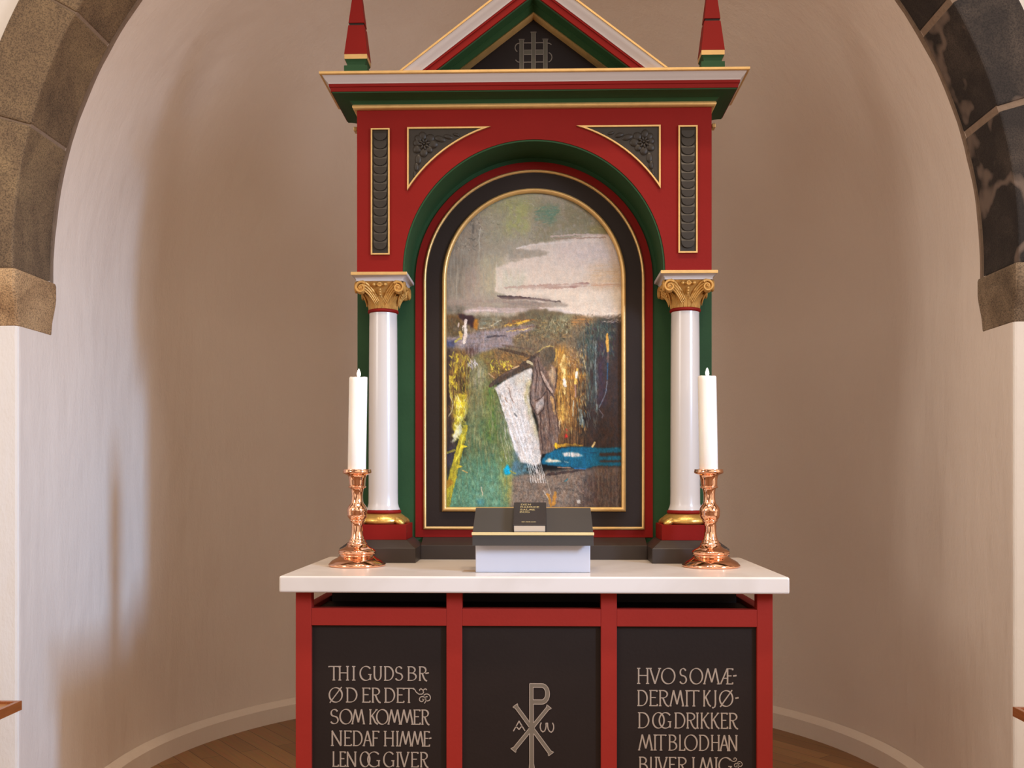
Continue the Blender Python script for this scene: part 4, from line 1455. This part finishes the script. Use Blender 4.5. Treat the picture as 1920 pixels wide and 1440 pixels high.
    c.flecks((915, 660, 995, 706), [(92, 64, 40), (168, 126, 66), (122, 90, 50), (84, 76, 44)], 90, 10, 2, 25, 25, 0.7)
    c.flecks((918, 676, 958, 698), [(214, 196, 54), (226, 212, 80)], 24, 6, 2.4, 80, 30, 0.9)
    c.stroke([(915, 700), (926, 708)], 2, (192, 160, 130), 0.6)
    c.stroke([(934, 654), (962, 660), (998, 670)], [3, 6, 5], (80, 62, 46), 0.95, 1.5)
    c.stroke([(940, 648), (975, 652), (1000, 656)], 3, (96, 78, 66), 0.7, 2)
    c.stroke([(918, 723), (945, 706), (970, 692), (1000, 674)], [7, 12, 12, 13], (72, 58, 48), 0.97, 1.2)
    c.stroke([(940, 704), (965, 692)], 3, (104, 82, 70), 0.7, 1.5)
    c.stroke([(960, 691), (972, 686)], 2.5, (214, 178, 130), 0.9, 1)
    c.stroke([(988, 678), (995, 682)], 5, (222, 204, 160), 0.9, 1.5)
    # ---- white sheet
    c.poly([(926, 727), (955, 708), (994, 690), (998, 694), (996, 712), (990, 740), (997, 775), (1008, 815), (1014, 850), (1012, 872), (975, 868), (962, 838), (952, 806), (943, 770), (936, 742)],
           (200, 192, 184), 1, 1.0, 1.5)
    c.poly([(985, 715), (996, 712), (990, 742), (1000, 785), (1010, 830), (1000, 812), (990, 775), (982, 745)], (168, 158, 102), 3, 0.85, 2.5, 'v', 0.4)
    c.poly([(960, 712), (992, 694), (990, 720), (972, 728)], (186, 178, 160), 4, 0.7, 3)
    for p, q in (((930, 730), (975, 860)), ((940, 735), (990, 865)), ((948, 770), (968, 852)), ((960, 760), (1000, 880)), ((972, 770), (1012, 905))):
        c.stroke([p, ((p[0] + q[0]) / 2 - 1, (p[1] + q[1]) / 2), q], [2, 4, 2], (232, 228, 226), 0.8, 1.5, 'v', 0.5)
    c.flecks((938, 735, 1000, 862), [(236, 232, 230), (216, 208, 204), (182, 170, 164)], 90, 26, 1.3, 72, 5, 0.55)
    c.stroke([(953, 728), (957, 745), (962, 755)], 1.4, (120, 90, 74), 0.8, 0.8)
    c.stroke([(945, 745), (950, 754)], 2, (150, 116, 92), 0.8, 0.8)
    c.stroke([(964, 776), (968, 781)], 3, (92, 92, 92), 0.8, 0.8)
    c.flecks((930, 740, 950, 800), [(168, 140, 108), (120, 110, 78)], 24, 8, 1.4, 70, 20, 0.6)
    # ---- foreground earth
    c.poly([(960, 892), (1010, 885), (1060, 878), (1215, 878), (1215, 960), (955, 960)], (124, 108, 94), 3, 0.97, 4)
    c.poly([(1095, 876), (1215, 876), (1215, 960), (1080, 960)], (76, 60, 54), 12, 0.85, 8, 'v', 0.4)
    c.flecks((962, 890, 1100, 952), [(96, 78, 68), (150, 132, 114), (134, 112, 96), (72, 56, 50), (168, 148, 130)], 420, 6, 1.6, 10, 50, 0.55)
    c.flecks((1080, 880, 1168, 952), [(52, 40, 36), (96, 82, 72), (72, 54, 62)], 140, 12, 2, 85, 20, 0.5)
    c.stroke([(1025, 890), (1060, 885), (1095, 882)], [5, 6, 2], (58, 44, 42), 0.8, 2.5, 'h', 0.5)
    c.stroke([(1040, 915), (1075, 919)], 2.5, (66, 56, 50), 0.7, 2, 'h', 0.5)
    c.stroke([(1026, 928), (1032, 948)], 5, (182, 124, 44), 0.85, 2)
    c.stroke([(1040, 924), (1037, 946)], 6, (182, 124, 44), 0.8, 2)
    c.stroke([(1018, 920), (1027, 936)], 1.4, (214, 198, 176), 0.8, 0.5)
    c.stroke([(1024, 898), (1031, 926)], 1.1, (200, 186, 164), 0.7, 0.5)
    c.poly([(1080, 938), (1086, 936), (1087, 944), (1081, 944)], (214, 204, 190), 0, 0.8, 1)
    # teal water under the sheet
    c.poly([(962, 862), (976, 868), (994, 870), (996, 888), (965, 892), (955, 880)], (78, 110, 118), 2, 0.9, 4, 'f', 0.5)
    c.poly([(964, 846), (970, 850), (972, 880), (962, 880)], (70, 100, 116), 2, 0.7, 3)
    c.poly([(951, 870), (956, 880), (956, 889), (945, 890), (944, 880)], (0, 164, 202), 1, 1, 1)
    c.stroke([(956, 883), (966, 888)], 3, (150, 150, 70), 0.8, 1)
    for k in range(9):
        x = 985 + k * 3.2
        c.stroke([(x, 855 + 2 * k % 7), (x + 6, 882), (x + 10 + k % 3, 905)], 1.5, (216, 212, 204), 0.75, 1.2)
    # ---- ochre light behind the figure
    c.poly([(1036, 650), (1072, 660), (1096, 690), (1094, 740), (1082, 800), (1040, 840), (1030, 790)], (138, 96, 50), 7, 0.95, 7, 'v', 0.3)
    c.poly(B(1042, 652, 1064, 790), (184, 136, 60), 6, 0.85, 6, 'v', 0.5)
    c.poly(B(1050, 702, 1098, 710), (206, 146, 50), 3, 0.8, 4, 'h', 0.4)
    c.poly(B(1046, 800, 1100, 838), (112, 78, 46), 6, 0.85, 6, 'v', 0.4)
    c.flecks((1042, 655, 1098, 810), [(214, 164, 72), (150, 104, 52), (236, 206, 130), (112, 80, 46), (184, 138, 84)], 240, 11, 2, 86, 10, 0.6)
    c.flecks((1080, 640, 1120, 800), [(60, 70, 68), (96, 110, 104), (130, 146, 140), (74, 58, 54), (48, 44, 44)], 200, 14, 1.9, 86, 8, 0.6)
    c.flecks((1060, 645, 1100, 690), [(168, 146, 120), (92, 76, 60), (206, 180, 130), (130, 108, 96)], 80, 5, 2, 80, 40, 0.6)
    c.stroke([(1056, 668), (1053, 685), (1057, 700), (1058, 722), (1057, 738)], [6, 8, 5, 6, 3], (236, 206, 134), 0.9, 2.5, 'f', 0.5)
    c.stroke([(1057, 712), (1058, 724)], 5, (240, 234, 226), 0.85, 1.5)
    c.stroke([(1081, 692), (1079, 706), (1077, 720)], [3, 5, 4], (240, 196, 96), 0.95, 1)
    c.stroke([(1080, 698), (1079, 708)], 4, (246, 238, 220), 0.9, 0.8)
    c.stroke([(1054, 760), (1056, 786)], [5, 7], (206, 166, 80), 0.8, 2, 'v', 0.5)
    c.stroke([(1077, 722), (1078, 745)], 3, (166, 130, 116), 0.8, 1)
    c.stroke([(1074, 752), (1073, 780)], 2, (176, 184, 170), 0.7, 1)
    c.stroke([(1086, 770), (1090, 794)], [5, 8], (142, 158, 152), 0.75, 2, 'v', 0.5)
    c.stroke([(1048, 790), (1047, 812)], 3, (214, 186, 152), 0.7, 1.5)
    c.stroke([(1116, 640), (1115, 690), (1117, 768)], 1.8, (120, 134, 132), 0.85, 1, 'v', 0.5)
    c.stroke([(1137, 627), (1137, 640), (1138, 660)], [3, 6, 4], (220, 166, 76), 0.97, 1)
    c.stroke([(1138, 662), (1138, 680)], 4, (116, 98, 92), 0.8, 1)
    c.stroke([(1138, 682), (1137, 712)], 2.4, (46, 78, 108), 0.9, 0.7)
    c.stroke([(1137, 715), (1134, 738), (1122, 764)], 1.5, (116, 126, 140), 0.85, 0.8)
    c.stroke([(1122, 768), (1129, 778), (1127, 784)], 1.2, (110, 104, 112), 0.8, 0.6)
    # ---- figure seen from behind
    c.poly([(998, 674), (1012, 668), (1030, 682), (1040, 690), (1043, 712), (1039, 742), (1042, 770), (1049, 810), (1042, 838), (1034, 850), (1012, 852), (1009, 806), (1006, 785), (994, 758), (992, 735), (999, 712)],
           (112, 90, 78), 1, 1.0, 1.8, 'v', 0.15)
    c.poly([(1000, 690), (1010, 690), (1018, 725), (1012, 752), (1002, 772), (995, 752), (995, 736)], (140, 120, 110), 2, 0.8, 2, 'v', 0.5)
    c.poly([(1004, 758), (1018, 742), (1020, 760), (1006, 776)], (178, 166, 158), 1, 0.8, 2)
    c.poly([(1033, 686), (1040, 694), (1039, 728), (1030, 715), (1028, 694)], (186, 158, 122), 2, 0.85, 2, 'v', 0.4)
    c.stroke([(1013, 698), (1022, 715), (1034, 735)], [4, 5, 4], (186, 160, 142), 0.85, 1)
    c.stroke([(1033, 745), (1040, 775)], [6, 5], (188, 144, 86), 0.75, 2, 'v', 0.4)
    c.flecks((1008, 775, 1046, 848), [(78, 58, 54), (146, 124, 108), (172, 152, 134), (92, 72, 66)], 90, 16, 1.5, 84, 8, 0.7)
    for pl in ([(1000, 676), (1006, 700), (1003, 735)], [(1007, 676), (1012, 700), (1020, 722), (1038, 745)], [(1003, 752), (1014, 746), (1022, 735)], [(1024, 726), (1026, 760), (1030, 800)],
               [(1012, 776), (1013, 810), (1017, 845)], [(1041, 690), (1043, 705), (1040, 728)], [(993, 735), (994, 757), (1006, 778), (1018, 768), (1021, 750)], [(1038, 748), (1043, 780), (1047, 810)]):
        c.stroke(pl, 1.9, (58, 40, 36), 0.85, 0.8)
    c.stroke([(1012, 668), (1020, 676), (1026, 690)], [8, 14, 12], (98, 82, 64), 0.85, 2)
    c.poly([(1031 + 12.5 * math.cos(R_(t)), 666 + 14.5 * math.sin(R_(t))) for t in range(0, 360, 20)], (88, 76, 60), 1, 1, 1)
    c.stroke([(1006, 662), (1018, 652), (1030, 649), (1036, 650)], 2, (192, 168, 96), 0.8, 1)
    c.stroke([(1041, 656), (1043, 668), (1038, 678)], [4, 4, 2], (186, 146, 66), 0.8, 1.5)
    c.stroke([(1000, 668), (1008, 664)], 5, (70, 54, 46), 0.7, 2)
    # ---- red dot, yellow line, blue fish shape
    c.poly([(1060, 812), (1064, 820), (1057, 823)], (206, 36, 30), 1, 0.95, 1)
    c.stroke([(1060, 805), (1062, 808)], 2.5, (180, 50, 34), 0.7, 1)
    c.stroke([(1040, 836), (1060, 834), (1090, 835)], [6, 6, 3], (190, 142, 42), 0.85, 2, 'f', 0.4)
    c.stroke([(1041, 832), (1042, 840)], 4, (230, 180, 30), 0.9, 1)
    blue = (8, 88, 116)
    c.poly([(1014, 862), (1024, 851), (1040, 843), (1062, 838), (1104, 838), (1122, 840), (1215, 839), (1215, 847), (1122, 849), (1122, 856), (1215, 853), (1215, 862), (1122, 863), (1124, 867), (1215, 866), (1215, 874), (1120, 873),
            (1098, 878), (1060, 876), (1030, 873), (1014, 870)], blue, 1, 1, 1)
    c.poly([(1052, 850), (1060, 848), (1082, 849), (1092, 855), (1080, 857), (1056, 856)], (206, 196, 186), 1, 0.97, 1, 'v', 0.4)
    c.poly([(1020, 865), (1028, 859), (1036, 862), (1048, 863), (1052, 866), (1030, 867)], (226, 210, 184), 1, 0.95, 1)
    c.stroke([(1058, 866), (1064, 867)], 3, (120, 150, 156), 0.8, 1)
    c.stroke([(1076, 878), (1096, 879)], 3, (24, 104, 160), 0.8, 1)
    c.stroke([(1104, 849), (1116, 849)], 1.4, (20, 44, 66), 0.8, 0.5)
    c.stroke([(1114, 830), (1109, 838)], 3, (224, 194, 130), 0.95, 0.5)
    c.stroke([(1045, 876), (1068, 877)], 2, (190, 140, 110), 0.7, 1)
    c.stroke([(1058, 902), (1063, 898)], 3, (60, 124, 134), 0.8, 0.8)
    # canvas weave and impasto grain
    low = np.clip((c.Y - 575) / 40, 0, 1)
    dab = 0.5 * c.noise(1.3, 3.2) + 0.5 * c.noise(2.4, 5.5)
    dabh = 0.5 * c.noise(4.5, 1.3) + 0.5 * c.noise(9, 2.2)
    mixn = c.noise(40, 40)
    mixn = np.clip(mixn + 0.6 * low, 0, 1)
    tone = dab * mixn + dabh * (1 - mixn)
    g = 1 + (c.noise(1.0, 1.0) - 0.5) * (0.10 + 0.16 * low) + (c.nf - 0.5) * (0.12 + 0.12 * low) + (tone - 0.5) * (0.2 + 0.24 * low) * np.clip(1.5 - c.img.mean(2) / 190, 0.3, 1.2)
    img = c.img * g[..., None] * (0.97 + 0.13 * low)[..., None]
    hue = (c.noise(3, 6) - 0.5) * (8 + 7 * low)
    img[..., 0] += hue
    img[..., 2] -= hue * 0.7
    return np.clip(img, 0, 255)


def painting_object():
    img = paint()
    h, w = img.shape[:2]
    K = 518.2
    xs_ = (np.arange(w) + 830 + 0.5 - 999.6) / K
    zs_ = EYE - (np.arange(h) + 360 + 0.5 - 892) / K
    R = 0.3190
    X, Z = np.meshgrid(xs_, zs_)
    # squeeze the outermost samples onto the arched outline
    top = Z > ZC
    rr = np.hypot(X, Z - ZC)
    inside = np.where(top, rr <= R, np.abs(X) <= R) & (Z >= 1.1615)
    idx = -np.ones((h, w), int)
    idx[inside] = np.arange(inside.sum())
    y = YB - 0.003
    verts = np.stack([X[inside], np.full(inside.sum(), y), Z[inside]], 1)
    a, b, c_, d = idx[:-1, :-1], idx[:-1, 1:], idx[1:, 1:], idx[1:, :-1]
    ok = (a >= 0) & (b >= 0) & (c_ >= 0) & (d >= 0)
    faces = np.stack([a[ok], d[ok], c_[ok], b[ok]], 1)
    me = D.meshes.new('painting')
    me.vertices.add(len(verts))
    me.vertices.foreach_set('co', (verts - np.array(RL)).ravel())
    me.loops.add(faces.size)
    me.loops.foreach_set('vertex_index', faces.ravel().astype(np.int32))
    me.polygons.add(len(faces))
    me.polygons.foreach_set('loop_start', (np.arange(len(faces)) * 4).astype(np.int32))
    me.update(calc_edges=True)
    me.validate()
    s = img / 255
    l = np.where(s <= 0.04045, s / 12.92, ((s + 0.055) / 1.055) ** 2.4)
    colr = np.ones((len(verts), 4), np.float32)
    colr[:, :3] = l[inside] * 0.74
    at = me.color_attributes.new('pigment', 'FLOAT_COLOR', 'POINT')
    at.data.foreach_set('color', colr.ravel())
    m = D.materials.new('oil_paint')
    m.use_nodes = True
    N, L = m.node_tree.nodes, m.node_tree.links
    b_ = N['Principled BSDF']
    b_.inputs['Roughness'].default_value = 0.5
    va = N.new('ShaderNodeVertexColor')
    va.layer_name = 'pigment'
    L.new(va.outputs['Color'], b_.inputs['Base Color'])
    b_.inputs['Specular IOR Level'].default_value = 0.25
    me.materials.append(m)
    o = D.objects.new('painting', me)
    C.objects.link(o)
    o.parent = pf
    # backing board
    return o


painting_object()


# ------------------------------------------------------------------ book stand and book
stand = thing('book_stand', 'low book stand with charcoal sloping top, gold lip and pale grey blue box', 'book stand', (0, 3.05, 0.98))
ST = stand.location.copy()
TAN = 0.447
bx = MB()
bx.hexa([(-0.176, 3.028, 0.9802), (0.176, 3.028, 0.9802), (0.176, 3.135, 0.9802), (-0.176, 3.135, 0.9802)],
        [(-0.176, 3.028, 1.0755), (0.176, 3.028, 1.0755), (0.176, 3.135, 1.0755 + 0.107 * TAN), (-0.176, 3.135, 1.0755 + 0.107 * TAN)])
local(bx.build('box', M['stand_white'], stand, bevel=0.002), ST)
yf, yb = 2.990, 3.160
zt = 1.0985


def topz(y):
    return zt + (y - yf) * TAN


bd = MB()
bd.hexa([(-0.1835, yf, topz(yf) - 0.034), (0.1835, yf, topz(yf) - 0.034), (0.1835, yb, topz(yb) - 0.03), (-0.1835, yb, topz(yb) - 0.03)],
        [(-0.1835, yf, topz(yf)), (0.1835, yf, topz(yf)), (0.1835, yb, topz(yb)), (-0.1835, yb, topz(yb))])
local(bd.build('sloping_top', M['stand_dark'], stand, bevel=0.001), ST)
lp = MB()
lp.hexa([(-0.1852, yf - 0.004, topz(yf) - 0.002), (0.1852, yf - 0.004, topz(yf) - 0.002), (0.1852, yf + 0.003, topz(yf + 0.003)), (-0.1852, yf + 0.003, topz(yf + 0.003))],
        [(-0.1852, yf - 0.004, topz(yf) + 0.006), (0.1852, yf - 0.004, topz(yf) + 0.006), (0.1852, yf + 0.003, topz(yf) + 0.007), (-0.1852, yf + 0.003, topz(yf) + 0.007)])
local(lp.build('lip', M['lip_gold'], stand, bevel=0.0008), ST)

book = thing('hymn_book', 'small black hymn book with gold title lying on the book stand', 'book', (-0.011, 3.07, topz(3.07)))
BL = book.location.copy()
ca = math.atan(TAN)
cs, sn = math.cos(ca), math.sin(ca)


def bk(u, v, t):
    """u across, v up the slope from the lip, t away from the stand"""
    return (u, yf + 0.0036 + v * cs - t * sn + 0.0005, topz(yf + 0.0036) + v * sn + t * cs + 0.0006)


def bkbox(u0, u1, v0, v1, t0, t1):
    q = [(u0, v0), (u1, v0), (u1, v1), (u0, v1)]
    return MB().hexa([bk(a, b, t0) for a, b in q], [bk(a, b, t1) for a, b in q])


u0, u1 = -0.0605, 0.0415
o = bkbox(u0 + 0.0035, u1 - 0.004, 0.0105, 0.166, 0.002, 0.0215).build('pages', M['page'], book)
local(o, BL)
local(bkbox(u0, u1, 0.0105, 0.170, 0.0, 0.002).build('back_cover', M['book'], book, bevel=0.0006), BL)
local(bkbox(u0, u1, 0.0105, 0.170, 0.0215, 0.0245).build('front_cover', M['book'], book, bevel=0.0012), BL)
sp = MB()
loops = []
for v in (0.0105, 0.170):
    loops.append([bk(u0 + 0.0035 - 0.0045 * math.sin(PI * i / 8), v, 0.0245 * i / 8) for i in range(9)] + [bk(u0 + 0.0036, v, 0.0245), bk(u0 + 0.0036, v, 0.0)])
local(MB().loops(loops).build('spine', M['book'], book, smooth=50), BL)
# gold title, same words and line breaks as on the cover
ti = MB()


def title(word, ua, ub, vb, vt, thick=0.0013, thin=0.0009):
    m0 = MB()
    k = len(word)
    adv = (ub - ua) / k
    items = [(ch, i * adv + ua, i * adv + ua + adv * 0.8) for i, ch in enumerate(word)]
    letters(m0, items, lambda a: a, vb, vt, thick, thin, 0.0, 1.0)
    v = [bk(x, z, 0.0245 + (0.0003 if y < 0.5 else -0.0002)) for x, y, z in m0.v]
    ti.add(v, m0.f)


title('DEN', -0.0385, -0.0045, 0.148, 0.158)
title('DANSKE', -0.0395, 0.0215, 0.130, 0.140)
title('SALME', -0.0405, 0.0080, 0.112, 0.122)
title('BOG', -0.0410, -0.0085, 0.095, 0.105)
fc = [c for c in book.children if c.name.startswith('front_cover')][0]
o = ti.build('gold_title', M['book_gold'])
local(o, BL)
o.parent = fc
ti = MB()
# a short line of very small gilt characters near the foot of the cover, unreadable in the photo
rn = random.Random(3)
for ua, ub in ((-0.034, -0.0235), (-0.0215, -0.0085), (-0.0055, 0.010)):
    u = ua
    while u < ub:
        ww = rn.uniform(0.0012, 0.002)
        m0 = MB()
        m0.ribbon([(u, 0.0295), (u + ww * 0.3, 0.0335 + rn.uniform(-0.0005, 0.001)), (u + ww, 0.0295 + rn.uniform(0, 0.002))], lambda a, b: 0.0007, 0, 1)
        ti.add([bk(x, z, 0.0245 + (0.0003 if y < 0.5 else -0.0002)) for x, y, z in m0.v], m0.f)
        u += ww + 0.0006
o = ti.build('gold_line', M['book_gold'])
local(o, BL)
o.parent = fc

cd = MB().box(-0.2165, -0.1775, 3.030, 3.100, 0.9801, 0.9808).build('patch', M['patch'])  # thin flat beige rectangle on the slab beside the stand
tag(cd, 'small flat beige patch on the slab touching the left side of the book stand', 'patch')


# ------------------------------------------------------------------ candlesticks and candles
K = 6.7 * 572
raw = [(0, 1378), (346, 1378), (356, 1368), (358, 1350), (345, 1338), (318, 1308), (290, 1292), (250, 1272), (222, 1250), (212, 1238), (214, 1228), (230, 1222), (234, 1210),
       (231, 1198), (236, 1192), (230, 1180), (205, 1162), (165, 1145), (140, 1128), (124, 1108), (128, 1100), (127, 1092), (112, 1082), (104, 1068), (106, 1058), (102, 1050),
       (90, 1038), (91, 1028), (86, 1016), (79, 990), (74, 940), (71, 880), (73, 840), (80, 820), (96, 808), (98, 798), (92, 792), (108, 775), (122, 752), (118, 746), (126, 735),
       (121, 722), (127, 712), (123, 700), (128, 690), (126, 665), (116, 635), (98, 608), (82, 590), (76, 570), (72, 540), (70, 500), (73, 450), (79, 415), (84, 398), (105, 392),
       (112, 384), (110, 374), (98, 366), (101, 345), (104, 300), (110, 260), (118, 236), (140, 226), (166, 216), (180, 204), (181, 190), (176, 176), (179, 168), (174, 160),
       (125, 166), (122, 178), (121, 220), (0, 222)]
prof = [(max(r, 1) / K, (1378 - y) / K) for r, y in raw]
PAN = (1378 - 222) / K
stick_spots = ((-0.579, 3.232, 0.0, 'left'), (0.5795, 3.232, -0.0245, 'right'))
for cx_, cy_, sh, side in stick_spots:
    t = thing('candlestick', ('turned polished copper candlestick standing upright at the left end of the altar slab',
                              'turned polished copper candlestick with leaning stem at the right end of the altar slab')[side == 'right'],
              'candlestick', (cx_, cy_, 0.9802), 'copper candlesticks on the altar')
    cut = 31
    MB().lathe(prof[:cut], (0, 0, 0), 64, sh).build('foot', M['copper'], t, smooth=60)
    MB().lathe(prof[cut - 1:59], (0, 0, 0), 64, sh).build('stem', M['copper'], t, smooth=60)
    MB().lathe(prof[58:], (0, 0, 0), 64, sh).build('drip_pan', M['copper'], t, smooth=60)
    # candle, leaning a little inwards
    lean = R_(0.95 if side == 'left' else -1.05)
    bxp = cx_ + sh * PAN - (0.0015 if side == 'left' else 0.0)
    cn = thing('candle', ('white altar candle burning in the left copper candlestick', 'white altar candle burning in the right copper candlestick')[side == 'right'],
               'candle', (bxp, cy_, 0.9802 + PAN + 0.0006), 'burning altar candles')
    cn.rotation_euler = (0, lean, 0)
    hb = 0.318
    w_ = MB()
    rings = []
    N_ = 40
    for r, z, wob in ((0.0288, 0, 0), (0.0298, 0.002, 0), (0.0298, hb * 0.5, 0), (0.0298, hb - 0.012, 0), (0.0297, hb - 0.003, 1), (0.0285, hb, 1), (0.0255, hb - 0.0005, 1), (0.022, hb - 0.004, 0), (0.012, hb - 0.0065, 0), (0.001, hb - 0.007, 0)):
        rings.append([(r * math.cos(2 * PI * i / N_), r * math.sin(2 * PI * i / N_),
                       z + wob * (0.0011 * math.sin(2 * PI * i / N_ * 2 + 1) + 0.0012 * math.cos(2 * PI * i / N_ + (0 if side == 'left' else 2)) + 0.0004 * math.sin(2 * PI * i / N_ * 7)))
                      for i in range(N_)])
    w_.loops(rings)
    w_.build('wax_body', M['wax'], cn, smooth=50)
    MB().tube([(0, 0, hb - 0.008), (0.0006, 0, hb - 0.001), (0.0016, 0, hb + 0.006)], 0.0011, 6).build('wick', M['wick'], cn)
    MB().lathe([(0.0005, hb - 0.001), (0.0034, hb + 0.002), (0.0056, hb + 0.0075), (0.0060, hb + 0.012), (0.0050, hb + 0.017), (0.0026, hb + 0.024), (0.0003, hb + 0.029)], (0.0012, 0, 0), 20).build('flame', M['flame'], cn, smooth=60)


# ------------------------------------------------------------------ altar rails (only their inner ends show)
for s, x0, nm in ((-1, -1.415, 'left'), (1, 1.297, 'right')):
    xo = x0 + s * 0.30
    ye, ys = 2.70, 1.2
    t = thing('altar_rail', 'brown wooden altar rail with tray edge, end showing at %s edge of picture' % nm, 'altar rail', ((x0 + xo) / 2, 2.0, 0), 'altar rails')
    TL = t.location.copy()
    a0, a1 = sorted((x0, xo))
    local(MB().box(a0 + 0.012, a1 - 0.012, ys, ye - 0.012, 0.632, 0.6455).build('top_board', M['rail_wood_light'], t), TL)
    e_ = MB()
    e_.box(a0, a0 + 0.0125, ys, ye, 0.6275, 0.6535)
    e_.box(a1 - 0.0125, a1, ys, ye, 0.6275, 0.6535)
    e_.box(a0 + 0.0125, a1 - 0.0125, ye - 0.0125, ye, 0.6275, 0.6535)
    local(e_.build('tray_edge', M['rail_wood'], t, bevel=0.001), TL)
    for y in (2.45, 1.45):
        local(MB().box((a0 + a1) / 2 + s * 0.05 - 0.025, (a0 + a1) / 2 + s * 0.05 + 0.025, y - 0.025, y + 0.025, 0.0, 0.632).build('leg', M['rail_wood'], t, bevel=0.003), TL)
